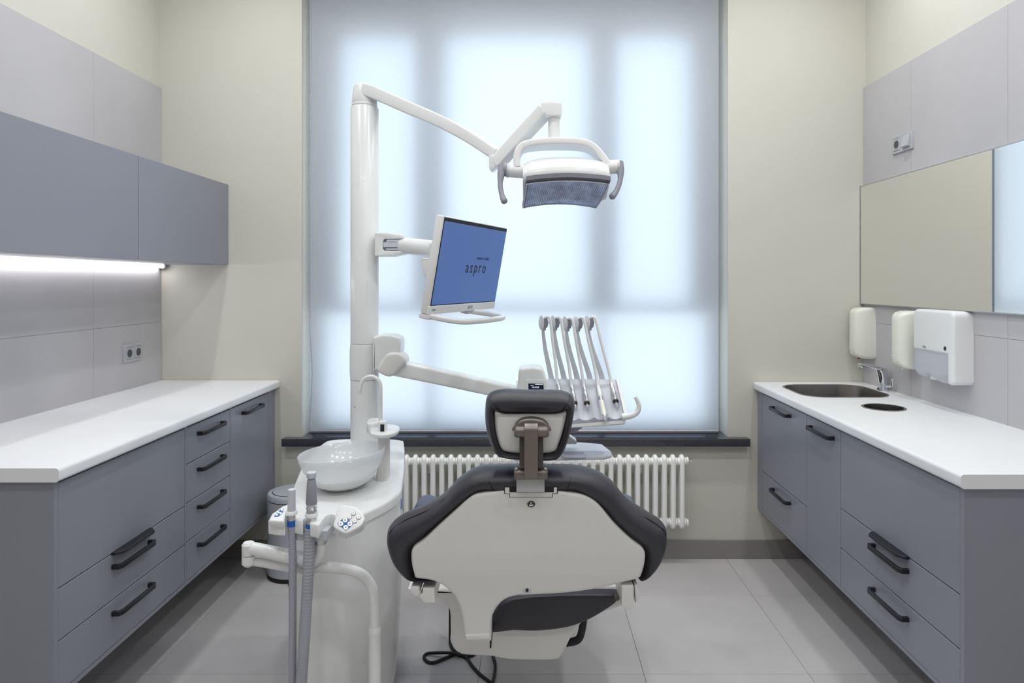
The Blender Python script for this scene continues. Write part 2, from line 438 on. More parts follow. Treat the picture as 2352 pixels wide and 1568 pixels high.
for za in (rz1-.030, rz0+.030):
    finish('end_cap', lathe(bmesh.new(), [(.018, xr_last+.022), (.018, xr_last+.030), (.015, xr_last+.034), (.004, xr_last+.035)], (0, RY+.005, za), 16, 'X'), radm, rad)
finish('bleed_valve', lathe(bmesh.new(), [(.004, xr_last+.034), (.004, xr_last+.040), (.009, xr_last+.041), (.009, xr_last+.047), (.004, xr_last+.048)], (0, RY+.005, rz1-.030), 8, 'X'), chrome, rad)
for x in (xr_last-.2, xr_last-1.25):
    finish('wall_bracket', B(x-.006, x+.006, RY+.03, YB, rz1-.10, rz1-.07), radm, rad)

# ------------------------------------------------------------------ fitted furniture
def handle(parent, X, s, ya, yb, z):
    """bow handle on a front whose face is at X; s is the side the room lies on"""
    o = .030; pts = [(X, ya+.006, z), (X+s*o*.72, ya+.006, z), (X+s*o, ya+.020, z), (X+s*o, yb-.020, z), (X+s*o*.72, yb-.006, z), (X, yb-.006, z)]
    bm = bmesh.new(); hw = .0045; out = []
    P2 = [Vector((p[0]-X, p[1])) for p in pts]
    outer = [Vector((0, ya)), Vector((s*o*.74, ya)), Vector((s*o, ya+.014)), Vector((s*o, yb-.014)), Vector((s*o*.74, yb)), Vector((0, yb))]
    inner = [Vector((0, ya+.011)), Vector((s*o*.55, ya+.011)), Vector((s*(o-.009), ya+.020)), Vector((s*(o-.009), yb-.020)), Vector((s*o*.55, yb-.011)), Vector((0, yb-.011))]
    poly = [(X+p.x, p.y) for p in outer]+[(X+p.x, p.y) for p in inner[::-1]]
    slab(bm, poly, z-.0075, z+.0075, FXY, .0012, .0012, 1)
    return finish('handle', bm, blackm, parent)
def edge_pull(parent, X, s, ya, yb, z):
    poly = [(X-s*.001, ya), (X+s*.012, ya), (X+s*.030, ya+.022), (X+s*.030, yb-.022), (X+s*.012, yb), (X-s*.001, yb)]
    bm = bmesh.new(); slab(bm, poly, z-.0045, z+.0045, FXY, .001, .001, 1)
    return finish('handle', bm, blackm, parent)
def front(parent, nm, X, s, y0, y1, z0, z1):
    g = .0016; return finish(nm, B(min(X, X-s*.018), max(X, X-s*.018), y0+g, y1-g, z0+g, z1-g, r=.0012, seg=1), cab, parent)
def carcass(root, X, s, XW, y0, y1, z0, z1, near=0, mid=0, far=0):
    bm = bmesh.new(); t = .014; Xi = X-s*.0195
    def bb(xa, xb, *r): box(bm, min(xa, xb), max(xa, xb), *r)
    bb(X, XW, y0, y1, z0, z0+t)                      # bottom, flush with the fronts
    bb(Xi, XW, y0, y0+.016, z0+t, z1); bb(Xi, XW, y1-.016, y1, z0+t, z1)
    if near: bb(X, Xi, y0, y0+near, z0+t, z1)
    if far: bb(X, Xi, y1-far, y1, z0+t, z1)
    finish('body', bm, cab, root, smooth=0)
    bm = bmesh.new()
    xa, xb = Xi, Xi-s*.004
    box(bm, min(xa, xb), max(xa, xb), y0+.016, y1-.016, z0+t, z1-.03)
    finish('back_panel', bm, cab_in, root, smooth=0)
HL = .209
def cabinet_run(X, s, XW, zt, zb, units, side):
    for u in units:
        root = thing(u['name'], u['label'], 'cabinet', ((X+XW)/2, (u['y'][0]+u['y'][1])/2, zb))
        y0, y1 = u['y']; ya = y0+u.get('near', 0); yb = y1-u.get('far', 0); yc = (ya+yb)/2
        carcass(root, X, s, XW, y0, y1, zb, zt, u.get('near', 0), 0, u.get('far', 0))
        for kind, z0, z1, hd in u['fronts']:
            f = front(root, kind, X, s, ya, yb, z0, z1)
            if hd == 'bow': handle(f, X, s, yc-HL/2, yc+HL/2, z1-.041)
            if hd == 'edge': edge_pull(f, X, s, yc-HL/2, yc+HL/2, z0)
XF = -1.281
LU = [
 dict(name='drawer_cabinet', label='wide grey cabinet at the near end of the left counter, tall flap over two drawers', y=(1.823, 2.518), near=.016,
      fronts=[('drawer', .275, .418, 'bow'), ('drawer', .418, .562, 'bow'), ('flap_door', .562, .852, 'edge')]),
 dict(name='drawer_cabinet', label='narrow grey cabinet with four drawers in the middle of the left counter', y=(2.518, 2.900), near=.011,
      fronts=[('drawer', .275, .421, 'bow'), ('drawer', .421, .567, 'bow'), ('drawer', .567, .713, 'bow'), ('drawer', .713, .852, 'bow')]),
 dict(name='door_cabinet', label='grey single door cabinet at the window end of the left counter', y=(2.900, 3.412), near=.008, far=.083,
      fronts=[('door', .275, .852, 'bow')]),
]
cabinet_run(XF, 1, XL-.0, .861, .261, LU, 'left')
XG = 1.160
RU = [
 dict(name='drawer_cabinet', label='wide grey cabinet at the near end of the right counter, tall flap over two drawers', y=(1.795, 2.504), near=.016,
      fronts=[('drawer', .268, .411, 'bow'), ('drawer', .411, .558, 'bow'), ('flap_door', .558, .846, 'edge')]),
 dict(name='door_cabinet', label='narrow grey single door cabinet in the middle of the right counter', y=(2.504, 2.811),
      fronts=[('door', .268, .846, 'bow')]),
 dict(name='sink_cabinet', label='grey cabinet under the sink, door above one drawer', y=(2.811, 3.412), near=.0, far=.064,
      fronts=[('drawer', .268, .461, 'bow'), ('door', .461, .846, 'bow')]),
]
cabinet_run(XG, -1, XR, .852, .255, RU, 'right')

def worktop(name, label, xf, xw, y0, y1, z0, z1, holes=()):
    s = 1 if xw > xf else -1; r = .010; bm = bmesh.new()
    outer = [(xf+s*r, y0), (xw, y0), (xw, y1), (xf+s*r, y1)]
    loops = [outer]+[list(h) for h in holes]
    for z in ((z0, z1) if holes else ()):
        flat = [p for l in loops for p in l]; vs = [bm.verts.new((p[0], p[1], z)) for p in flat]
        for t in tessellate_polygon([[Vector((p[0], p[1], 0)) for p in l] for l in loops]):
            try: bm.faces.new([vs[i] for i in t])
            except ValueError: pass
    for h in holes:
        rings(bm, [[Vector((p[0], p[1], z0)) for p in h], [Vector((p[0], p[1], z1)) for p in h]], False, False)
    prof = [(xf+s*r, z1)]+[(xf+s*r*(1-math.sin(PI/2*k/6)), z1-r*(1-math.cos(PI/2*k/6))) for k in range(1, 7)]
    prof += [(xf+s*r*(1-math.cos(PI/2*k/6)), z0+r*(1-math.sin(PI/2*k/6))) for k in range(0, 7)]
    prof += [(xw, z0), (xw, z1)]
    rings(bm, [[Vector((p[0], y, p[1])) for p in prof] for y in (y0, y1)], True, True)
    bmesh.ops.remove_doubles(bm, verts=bm.verts, dist=1e-5)
    # the outer prism's flat top and bottom doubled the holed faces: drop the ones spanning the hole
    bad = [f for f in bm.faces if len(f.verts) == 4 and abs(f.normal.z) > .9 and f.calc_area() > .5*(abs(xw-xf)-r)*(y1-y0)]
    if holes: bmesh.ops.delete(bm, geom=bad, context='FACES_ONLY')
    o = finish(name, bm, wt, None, smooth=40); recenter(o); return tag(o, label, 'countertop')
worktop('worktop', 'white worktop on the left run of grey cabinets', -1.256, XL, 1.806, 3.412, .862, .900)
SX0, SX1, SY0, SY1 = 1.222, 1.622, 2.955, 3.325
def rr2(x0, x1, y0, y1, r, seg=8): return [((x0+x1)/2+u, (y0+y1)/2+v) for u, v in rrect(x1-x0, y1-y0, r, seg)]
circ = lambda cx, cy, r, n=40: [(cx+r*math.cos(2*PI*k/n), cy+r*math.sin(2*PI*k/n)) for k in range(n)]
HX, HY, HR = 1.434, 2.722, .082
worktop('worktop', 'white worktop with a sink and a round waste opening on the right cabinets', 1.140, XR, 1.778, 3.412, .853, .891,
        [rr2(SX0+.006, SX1-.006, SY0+.006, SY1-.006, .09), circ(HX, HY, HR-.006)])
# sink
sk = thing('sink', 'stainless steel sink bowl set into the right worktop', 'sink', (1.42, 3.14, .73))
bm = bmesh.new(); zt = .891
spec = [(-.0, .0002, .1), (-.0, .0022, .1), (.003, .003, .1), (.009, .0015, .095), (.011, -.012, .092), (.016, -.06, .09), (.024, -.115, .085), (.045, -.128, .07), (.12, -.130, .05)]
rs = [[Vector((x, y, zt+dz)) for x, y in rr2(SX0+d, SX1-d, SY0+d, SY1-d, r, 8)] for d, dz, r in spec]
rings(bm, rs, False, True); finish('bowl', bm, steel, sk, smooth=60)
finish('drain', lathe(bmesh.new(), [(.038, 0), (.036, .003), (.02, .0035), (.018, .001)], (1.42, 3.14, zt-.1298), 24), chrome, sk)
wc = thing('waste_chute', 'round steel waste opening let into the right worktop', 'waste chute', (HX, HY, .78))
finish('rim', lathe(bmesh.new(), [(HR, .0002), (HR, .002), (HR-.003, .003), (HR-.010, .0022), (HR-.011, -.02)], (HX, HY, zt), 48, cap0=False, cap1=False), steel, wc)
finish('inner_tube', lathe(bmesh.new(), [(HR-.011, -.019), (HR-.011, -.16), (.001, -.16)], (HX, HY, zt), 48, cap0=False), steel, wc)
# tap
tp = thing('basin_tap', 'chrome tap standing behind the sink on the right worktop', 'tap', (1.655, 3.15, zt))
bm = bmesh.new(); Yt = 3.15
rs = []
for k, (h, w, d, cx) in enumerate([(.0, .046, .046, 1.655), (.004, .046, .046, 1.655), (.03, .040, .042, 1.656), (.06, .040, .042, 1.655), (.085, .044, .044, 1.651), (.10, .050, .044, 1.648), (.106, .046, .040, 1.648)]):
    rs.append([Vector((cx+u, Yt+v, zt+h)) for u, v in rrect(w, d, .016, 4)])
rings(bm, rs); finish('body', bm, chrome, tp)
bm = bmesh.new(); sweep(bm, [(1.665, Yt, .985), (1.64, Yt, .994), (1.60, Yt, 1.003), (1.555, Yt, 1.012), (1.543, Yt, 1.012)], lambda t: .040-.008*t, lambda t: .020-.008*t, .006)
finish('spout', bm, chrome, tp)
finish('aerator', lathe(bmesh.new(), [(.010, 0), (.011, .004), (.011, .014)], (1.555, Yt, .996), 16), chrome, tp)
bm = bmesh.new(); tube(bm, [(1.655, Yt-.02, .915), (1.668, Yt-.045, .917), (1.672, Yt-.052, .925)], .006, 10); tube(bm, [(1.672, Yt-.052, .918), (1.672, Yt-.054, .955)], [.006, .0045], 10)
finish('lever', bm, chrome, tp)

# upper cabinets and the light strip beneath them
XU = -1.5155
for y0, y1, lab in ((2.624, 3.413, 'grey wall cabinet nearest the window above the left counter'), (1.824, 2.624, 'grey wall cabinet above the near end of the left counter')):
    root = thing('wall_cabinet', lab, 'cabinet', (-1.69, (y0+y1)/2, 1.484))
    finish('body', B(XL, XU-.0195, y0+.0005, y1-.0005, 1.484, 1.889), cab, root, smooth=0)
    finish('door', B(XU-.018, XU, y0+.0015, y1-.0015, 1.484, 1.889, r=.001, seg=1), cab, root)
led = thing('led_strip_light', 'glowing white strip light under the left wall cabinets', 'light strip', (-1.84, 2.6, 1.465))
finish('diffuser', B(XL+.004, XL+.030, 1.83, 3.385, 1.468, 1.482, r=.004, seg=2), ledm, led)
bm = bmesh.new(); box(bm, XL, XL+.034, 1.826, 3.392, 1.482, 1.484); finish('profile', bm, alu, led)
bm = bmesh.new(); slab(bm, fillet([(XL+.001, 1.484), (XL+.036, 1.484), (XL+.034, 1.468), (XL+.024, 1.462), (XL+.001, 1.464)], .003), 3.386, 3.390, FXZ); finish('end_cap', bm, sockd, led)

# mirror
MX, MZ0, MZ1 = 1.679, 1.286, 1.881
mr = thing('wall_mirror', 'large frameless-looking mirror with thin silver edge above the right counter', 'mirror', (1.69, 2.5, MZ0))
MY0 = 1.50
finish('glass', B(MX, XR-.004, MY0+.004, 3.409, MZ0+.004, MZ1-.004), mirror_m, mr, smooth=0)
bm = bmesh.new()
for y0, y1, z0, z1 in ((MY0, YB-.001, MZ1-.004, MZ1), (MY0, YB-.001, MZ0, MZ0+.004), (3.4095, 3.4132, MZ0+.004, MZ1-.004), (MY0, MY0+.0037, MZ0+.004, MZ1-.004)):
    box(bm, MX-.002, XR, y0, y1, z0, z1)
finish('frame', bm, alu, mr, smooth=0)

# sockets
def socket_plate(root_name, label, X, s, y0, y1, z0, z1, switch):
    rt = thing(root_name, label, 'socket', (X, (y0+y1)/2, z0)); yc = (y0+y1)/2
    bm = bmesh.new(); slab(bm, rr2(y0, y1, z0, z1, .003, 3), X, X+s*.009, lambda u, v, w: (w, u, v), 0, .002, 2); finish('plate', bm, sockm, rt)
    zc = (z0+z1)/2; h = .026
    cs = [y0+.040, y1-.040]
    for i, c in enumerate(cs):
        if switch and i == 0:
            bm = bmesh.new(); w = .027     # tilted rocker, thick at its foot
            poly = [(X+s*.009, zc+w), (X+s*.011, zc+w), (X+s*.024, zc-w+.004), (X+s*.020, zc-w), (X+s*.009, zc-w)]
            slab(bm, poly, c-w, c+w, lambda u, v, q: (u, q, v), .0008, .0008, 1); finish('rocker', bm, sockm, rt); continue
        ins = finish('insert', slab(bmesh.new(), rr2(c-.0265, c+.0265, zc-h, zc+h, .003, 2), X+s*.008, X+s*.0105, lambda u, v, q: (q, u, v), 0, .0008, 1), sockm, rt)
        bm = bmesh.new(); lathe(bm, [(.0190, .0108), (.0205, .0112), (.0205, .0100)], (0, 0, 0), 28, 'X', cap0=False, cap1=False, M=Matrix.Diagonal((s, 1, 1))); bmesh.ops.translate(bm, vec=(X, c, zc), verts=bm.verts)
        finish('rim', bm, sockm, ins)
        bm = bmesh.new(); lathe(bm, [(.0190, .0109), (.0188, .0107)], (0, 0, 0), 28, 'X', M=Matrix.Diagonal((s, 1, 1))); bmesh.ops.translate(bm, vec=(X, c, zc), verts=bm.verts)
        finish('recess', bm, sockd, ins)
        bm = bmesh.new()
        for dz in (-.017, .017): box(bm, min(X, X+s*.012), max(X, X+s*.012), c-.003, c+.003, zc+dz-.002, zc+dz+.002)
        finish('earth_clip', bm, slv, ins)
        bm = bmesh.new()
        for dz in (-.0275, .0275): box(bm, min(X, X+s*.0096), max(X, X+s*.0096), c-.022, c+.022, zc+dz-.0006, zc+dz+.0006)
        finish('joint_line', bm, sockd, rt)
socket_plate('double_socket', 'grey double power socket on the left tiled wall', XL, 1, 3.085, 3.236, 1.026, 1.108, False)
socket_plate('socket_and_switch', 'grey socket with a rocker switch on the right wall above the mirror', XR, -1, 2.964, 3.128, 1.985, 2.066, True)

# dispensers on the right wall
def soap(label, y0, y1):
    rt = thing('soap_dispenser', label, 'dispenser', (1.64, (y0+y1)/2, 1.02), 'soap dispensers on the right wall')
    X = XR; bm = bmesh.new(); yc = (y0+y1)/2; zc0, zc1 = 1.020, 1.272
    rs = []
    N = 9
    for k, (d, g) in enumerate([(0, 0), (.03, 0), (.055, .002), (.075, .008), (.087, .017), (.092, .030)]):
        z0 = zc0+g*1.0; z1 = zc1-g*.9
        poly = []
        for u, v in rrect((y1-y0)-2*g, z1-z0, .016, 5):
            zz = (z0+z1)/2+v; poly.append(Vector((X-d-.008*math.cos(v/(z1-z0)*PI)*(d/.092), yc+u*(1-.06*(zz-zc0)/.25), zz)))
        rs.append(poly)
    rings(bm, rs); finish('cover', bm, cream, rt, smooth=60)
    M = basis((X-.0999, yc+.012, 1.075), (0, -1, 0), (0, 0, 1))
    bm = bmesh.new(); lathe(bm, [(.0032, -.0002), (.0032, .0006)], (0, 0, 0), 14); box(bm, .006, .017, -.0008, .0008, -.0002, .0006); bm.transform(M)
    finish('mark', bm, white, rt)
    finish('outlet', lathe(bmesh.new(), [(.004, -.004), (.006, .003)], (X-.06, yc, 1.02), 14), redm if y0 > 3.1 else cream, rt)
    return rt
soap('cream soap dispenser in the corner beside the window wall', 3.285, 3.392)
soap('cream soap dispenser half hidden behind the white towel dispenser', 2.895, 3.000)
td = thing('towel_dispenser', 'big white paper towel dispenser with a see-through lower half', 'dispenser', (1.66, 2.70, 1.0))
ty0, ty1 = 2.566, 2.838; tzs, tz1, tz0 = 1.117, 1.285, 1.000
def td_shell(bm, z0, z1, rtop, rbot, m):
    prof = fillet([(ty0, z0, rbot), (ty1, z0, rbot), (ty1, z1, rtop), (ty0, z1, rtop)], .01, 6)
    slab(bm, prof, XR, XR-.078, lambda u, v, w: (w, u, v), .0, .014, 5); return finish(m[0], bm, m[1], td)
bm = bmesh.new(); slab(bm, fillet([(ty0, tz0+.004, .04), (ty0+.040, tz0-.0, .02), (ty0+.040, tzs, 0), (ty1, tzs, 0), (ty1, tz1, .03), (ty0, tz1, .03)], .01, 6), XR, XR-.078, lambda u, v, w: (w, u, v), 0, .012, 5); finish('cover', bm, white, td)
bm = bmesh.new(); slab(bm, fillet([(ty0+.022, tz0+.002, .01), (ty0+.085, tz0+.001, .01), (ty0+.135, tz0+.010, .02), (ty0+.150, tz0+.020, .01), (ty0+.180, tz0+.020, .01), (ty0+.190, tz0+.010, .02), (ty1-.02, tz0+.012, .01), (ty1, tz0+.035, .02), (ty1, tzs+.014, 0), (ty0+.022, tzs+.014, 0)], .01, 5), XR-.004, XR-.074, lambda u, v, w: (w, u, v), 0, .012, 4); finish('clear_window', bm, clearpl, td)
bm = bmesh.new()
for k in range(9): box(bm, XR-.062, XR-.012, ty0+.075, ty1-.03, tz0+.030+.009*k, tz0+.037+.009*k, r=.002, seg=1)
box(bm, XR-.060, XR-.020, ty0+.135, ty0+.178, tz0+.004, tz0+.03)
finish('paper_towels', bm, white, td)
finish('lock', lathe(bmesh.new(), [(.008, 0), (.008, -.002), (.005, -.003), (.001, -.003)], (XR-.0778, ty0+.050, 1.140), 20, 'X'), darkst, td)
bm = bmesh.new(); slab(bm, rr2(ty0+.033, ty0+.067, 1.125, 1.155, .006, 3), XR-.077, XR-.0788, lambda u, v, w: (w, u, v), 0, .0005, 1); finish('lock_plate', bm, white, td)
text('TORK', .0125, inkg, basis((XR-.0785, ty1-.083, 1.1325), (0, -1, 0), (0, 0, 1)), td, 'lettering', .8, .0004)

# ------------------------------------------------------------------ pedal bin
bx, by, br = -1.126, 3.243, .120
bn = thing('pedal_bin', 'silver grey pedal bin on the floor beside the left counter', 'bin', (bx, by, 0))
finish('base_ring', lathe(bmesh.new(), [(br-.004, 0), (br+.001, .001), (br+.001, .018), (br-.003, .022)], (bx, by, 0), 48), rubber, bn)
finish('body', lathe(bmesh.new(), [(br-.004, .018), (br-.001, .02), (br-.001, .362), (br-.006, .366)], (bx, by, 0), 48), binm, bn)
finish('groove', lathe(bmesh.new(), [(br-.003, .3635), (br-.003, .3685)], (bx, by, 0), 48), rubber, bn)
ld = finish('lid', lathe(bmesh.new(), [(br-.003, .367), (br, .369), (br, .388), (br-.004, .394), (br-.018, .397), (br-.022, .396), (br-.024, .3965)], (bx, by, 0), 48), binm, bn)
finish('lid_disc', lathe(bmesh.new(), [(br-.026, .396), (br-.0255, .398), (br-.05, .4005), (.002, .402)], (bx, by, 0), 48), binm, bn)
finish('lid_gap', lathe(bmesh.new(), [(br-.0225, .3955), (br-.0225, .3968), (br-.026, .3968)], (bx, by, 0), 48), rubber, bn)
bm = bmesh.new(); sweep(bm, [(bx+.05, by-br+.01, .012), (bx+.05, by-br-.03, .010)], .05, .006, .002); finish('pedal', bm, rubber, bn)

# ------------------------------------------------------------------ treatment chair
CY = 1.76
def ybk(z): return CY-.16*(z-.80)            # the back leans towards the camera at its top
ch = thing('dental_chair', 'dental treatment chair with charcoal upholstery and off-white shell, seen from behind', 'chair', (0, 2.3, 0))
def roll_ring(pairs, Yc, prof, m, nm, parent, n=5, cap0=True, cap1=True, flat=False):
    o = catmull([(a, b, 0) for a, b, c, d in pairs], n, True); i = catmull([(c, d, 0) for a, b, c, d in pairs], n, True)
    O = [(p.x-PX)*Yc/F for p in o], [CH-(p.y-PY)*Yc/F for p in o]; I = [(p.x-PX)*Yc/F for p in i], [CH-(p.y-PY)*Yc/F for p in i]
    wt_ = [w_ for (a, b, c, d) in pairs for w_ in [0.0 if flat and b > 1336 else 1.0]*n]
    rs = []
    for u, dy in prof:
        r = []
        for k in range(len(o)):
            x = I[0][k]+(O[0][k]-I[0][k])*u; z = I[1][k]+(O[1][k]-I[1][k])*u
            r.append(Vector((x, Yc-.16*(z-.80)+(dy if dy > 0 else dy*wt_[k]), z)))
        rs.append(r)
    bm = bmesh.new(); rings(bm, rs, cap0, cap1); return finish(nm, bm, m, parent, smooth=60)
back_pairs = [(1212,1070,1212,1124),(1150,1071,1150,1124),(1100,1075,1107,1122),(1055,1100,1077,1140),(1020,1138,1043,1168),(975,1168,1008,1200),(925,1189,972,1233),(893,1213,946,1258),(883,1242,940,1282),(890,1282,943,1302),(912,1314,946,1320),(945,1332,955,1330),
  (1010,1345,1030,1325),(1212,1350,1212,1330),(1414,1345,1400,1325),(1476,1332,1468,1328),(1508,1313,1480,1318),(1530,1281,1483,1300),(1537,1242,1484,1282),(1528,1210,1476,1258),(1492,1185,1448,1233),(1442,1150,1413,1200),(1404,1105,1378,1160),(1365,1082,1349,1140),(1325,1073,1318,1122),(1275,1071,1275,1124)]
cprof = [(-.25, .01), (-.05, -.004), (.06, -.020), (.22, -.034), (.42, -.041), (.62, -.037), (.80, -.024), (.93, -.004), (1.0, .022), (.98, .046), (.90, .066), (.74, .080), (.45, .088), (-.2, .086), (-.9, .080)]
bc = roll_ring(back_pairs, CY, cprof, leather, 'backrest_cushion', ch, flat=True)
def pc(px, py, dy): 
    z = CH-(py-PY)*CY/F; return Vector(((px-PX)*CY/F, ybk(z)+dy, z))
def seam_on(prof, Yc, path, parent, lift=.0008, r=.0011):
    # path: list of (outer px, outer py, inner px, inner py, u)
    out = []
    for ox, oy, ix, iy, u in path:
        dy = prof[0][1]
        for (u0, d0), (u1, d1) in zip(prof[1:], prof[2:]):
            if u0 <= u <= u1: dy = d0+(d1-d0)*(u-u0)/(u1-u0); break
        x = ((ix+(ox-ix)*u)-PX)*Yc/F; z = CH-((iy+(oy-iy)*u)-PY)*Yc/F; out.append(Vector((x, Yc-.16*(z-.80)+dy-lift, z)))
    bm = bmesh.new(); tube(bm, catmull(out, 3), r, 6); return finish('seam', bm, seam_m, parent)
US = [.0, .06, .14, .22, .32, .42, .52, .62, .72, .80, .88, .93, .97]
for o_, i_ in (((1119, 1073), (1139, 1124)), ((1312, 1073), (1298, 1124))): seam_on(cprof, CY, [(*o_, *i_, u) for u in US], bc)
side = [(889,1225,942,1268,.88),(893,1213,946,1258,.89),(925,1189,972,1233,.90),(950,1178,990,1216,.90),(975,1168,1008,1200,.90),(1000,1155,1026,1184,.90),(1020,1138,1043,1168,.90)]
seam_on(cprof, CY, side, bc); seam_on(cprof, CY, [(2425-a_, b_, 2425-c_, d_, u_) for a_, b_, c_, d_, u_ in side], bc)
shell_px = [(1170,1121),(1150,1122),(1100,1129),(1078,1140),(1048,1168),(1008,1206),(972,1242),(950,1258),(943,1272),(943,1300),(948,1326),(953,1336),(985,1341),(1015,1354),(1040,1380),(1054,1412),(1060,1450),(1064,1488),(1070,1496),(1120,1496),(1125,1488),(1127,1440),(1138,1412),(1158,1390),(1185,1380),(1215,1378),(1300,1373),(1380,1361),(1440,1345),(1470,1336),(1477,1326),(1483,1300),(1484,1276),(1476,1260),(1450,1240),(1410,1200),(1375,1156),(1350,1137),(1325,1129),(1275,1122),(1255,1121)]
def fback(off): return lambda u, v, w: (u, ybk(v)+w+off, v)
sh = [(p.x, p.y) for p in [Vector(q) for q in pxpoly([(p.x, p.y) for p in catmull([(a, b, 0) for a, b in shell_px], 3, True)], CY-.03)]]
bm = bmesh.new(); slab(bm, sh, .03, -.040, fback(0), .0, .009, 4); shl = finish('backrest_shell', bm, white2, ch, smooth=50)
# raised hatch under the neck bracket, emblem, sticker
bm = bmesh.new(); slab(bm, pxpoly([(1160,1118),(1170,1118),(1170,1130),(1272,1130),(1272,1118),(1279,1118),(1279,1132),(1268,1132),(1268,1141),(1171,1141),(1171,1132),(1160,1132)], CY-.05), -.038, -.0415, fback(0)); finish('hatch', bm, white2, ch)
bm = bmesh.new(); slab(bm, pxpoly([(1158,1116),(1281,1116),(1281,1133.5),(1269.5,1133.5),(1269.5,1142.5),(1169.5,1142.5),(1169.5,1133.5),(1158,1133.5)], CY-.05), -.037, -.0404, fback(0)); finish('hatch_gap', bm, seam_m, ch)
def disc_back(px, py, r, d0, d1, m, nm, parent):
    c = P(px, py, CY-.045); bm = bmesh.new(); slab(bm, [(c.x+r*math.cos(2*PI*k/24), c.z+r*.82*math.sin(2*PI*k/24)) for k in range(24)], d0, d1, fback(0)); return finish(nm, bm, m, parent)
em = disc_back(1220, 1157, .0098, -.039, -.0418, ink, 'emblem', ch)
disc_back(1220, 1157, .0078, -.0415, -.0422, inkg, 'emblem_ring', em)
disc_back(1219.6, 1157.3, .0068, -.042, -.0426, ink, 'emblem_field', em)
for a, b, r in ((1218, 1159, .003), (1222.5, 1159, .0024), (1220, 1154, .002)): disc_back(a, b, r, -.0425, -.043, white, 'emblem_dot', em)
bm = bmesh.new(); slab(bm, pxpoly([(1201,1364),(1220,1364),(1220,1376),(1201,1376)], CY-.045), -.0395, -.0412, fback(0)); st = finish('sticker', bm, grey_pl, ch)
bm = bmesh.new(); slab(bm, pxpoly([(1210.5,1364.5),(1216,1370),(1213,1370),(1213,1372),(1216,1375.5),(1212,1373.5),(1210.5,1376),(1209,1373.5),(1205,1375.5),(1208,1372),(1208,1370),(1205,1370)], CY-.045), -.0410, -.0416, fback(0)); finish('arrow_mark', bm, ink, st)
# headrest
HYc = 1.745
hp = [(1217,891,1217,938),(1170,889,1172,938),(1140,892,1152,936),(1122,903,1140,934),(1116,930,1137,945),(1117,975,1141,985),(1128,1015,1150,1018),(1140,1038,1165,1030),(1165,1047,1185,1032),(1217,1051,1217,1034),(1262,1051,1250,1033),(1282,1047,1272,1028),(1298,1022,1284,1008),(1310,980,1292,985),(1318,930,1298,945),(1314,906,1297,934),(1294,894,1282,937),(1262,891,1262,939)]
hprof = [(-.2, .012), (-.05, .0), (.08, -.016), (.28, -.028), (.52, -.030), (.76, -.020), (.93, -.002), (1.0, .020), (.97, .040), (.86, .056), (.6, .066), (.0, .070), (-.8, .068)]
hc = roll_ring([tuple(q) for q in hp], HYc, hprof, leather, 'headrest_cushion', ch)
for o_, i_ in (((1130, 897), (1150, 937)), ((1308, 899), (1286, 937))): seam_on(hprof, HYc, [(*o_, *i_, u) for u in US[1:]], hc, .0006, .0009)
hs = pxpoly([(p.x, p.y) for p in catmull([(1140,931,0),(1160,941,0),(1217,941,0),(1275,941,0),(1298,933,0),(1297,955,0),(1290,985,0),(1282,1010,0),(1270,1030,0),(1217,1034,0),(1165,1030,0),(1150,1018,0),(1141,985,0),(1138,955,0)], 4, True)], HYc)
bm = bmesh.new(); slab(bm, hs, HYc+.03, HYc-.017, lambda u, v, w: (u, w-.16*(v-.8), v), 0, .010, 4); finish('headrest_shell', bm, grey_pl if False else white2, ch, smooth=50)
bm = bmesh.new(); slab(bm, pxpoly([(p.x, p.y) for p in catmull([(1182,985,0),(1182,975,0),(1186,966,0),(1198,957,0),(1220,954,0),(1245,958,0),(1257,967,0),(1260,976,0),(1260,985,0)], 4, True)], HYc-.05), HYc-.030, HYc-.082, FXZ, 0, .008, 4); finish('headrest_mount', bm, taupe, ch)
def hcyl(x0, x1, ya, yb, Y, m, nm, dY=0):
    a = P(x0, (ya+yb)/2, Y); b = P(x1, (ya+yb)/2, Y); r = (yb-ya)/2*Y/F
    bm = bmesh.new(); lathe(bm, [(r*.75, a.x), (r, a.x+.004), (r, b.x-.004), (r*.75, b.x)], (0, Y+dY, a.z), 28, 'X'); return finish(nm, bm, m, ch)
hcyl(1181.5, 1260, 977, 1004, HYc-.092, taupe, 'upper_hinge')
hcyl(1181, 1258, 1073, 1101, HYc-.065, taupe, 'lower_hinge')
def vbar(x0, x1, ya, yb, Y, d, m, nm, r=.004):
    a = P(x0, yb, Y); b = P(x1, ya, Y); return finish(nm, B(a.x, b.x, Y, Y+d, a.z, b.z, r=r), m, ch)
vbar(1193, 1248, 1003, 1076, HYc-.085, .05, taupe_d, 'slide_guide')
bm = bmesh.new(); a = P(1204, 1100, HYc-.10); b = P(1236, 979, HYc-.10)
sweep(bm, catmull([Vector(((a.x+b.x)/2, HYc-.086, a.z)), Vector(((a.x+b.x)/2, HYc-.092, a.z+.03)), Vector(((a.x+b.x)/2, HYc-.100, b.z-.03)), Vector(((a.x+b.x)/2, HYc-.104, b.z-.008)), Vector(((a.x+b.x)/2, HYc-.094, b.z+.002))], 4), b.x-a.x, .012, .002, up=(0, -1, 0.01)); finish('neck_bar', bm, taupe, ch)
vbar(1186, 1251, 1098, 1130, HYc-.052, .012, alu, 'bracket_plate', .001)
for a, b in ((1186, 1074), (1253, 1074)): finish('screw', lathe(bmesh.new(), [(.0035, 0), (.0035, -.004), (.001, -.005)], P(a, b, HYc-.076), 10, 'Y'), chrome, ch)
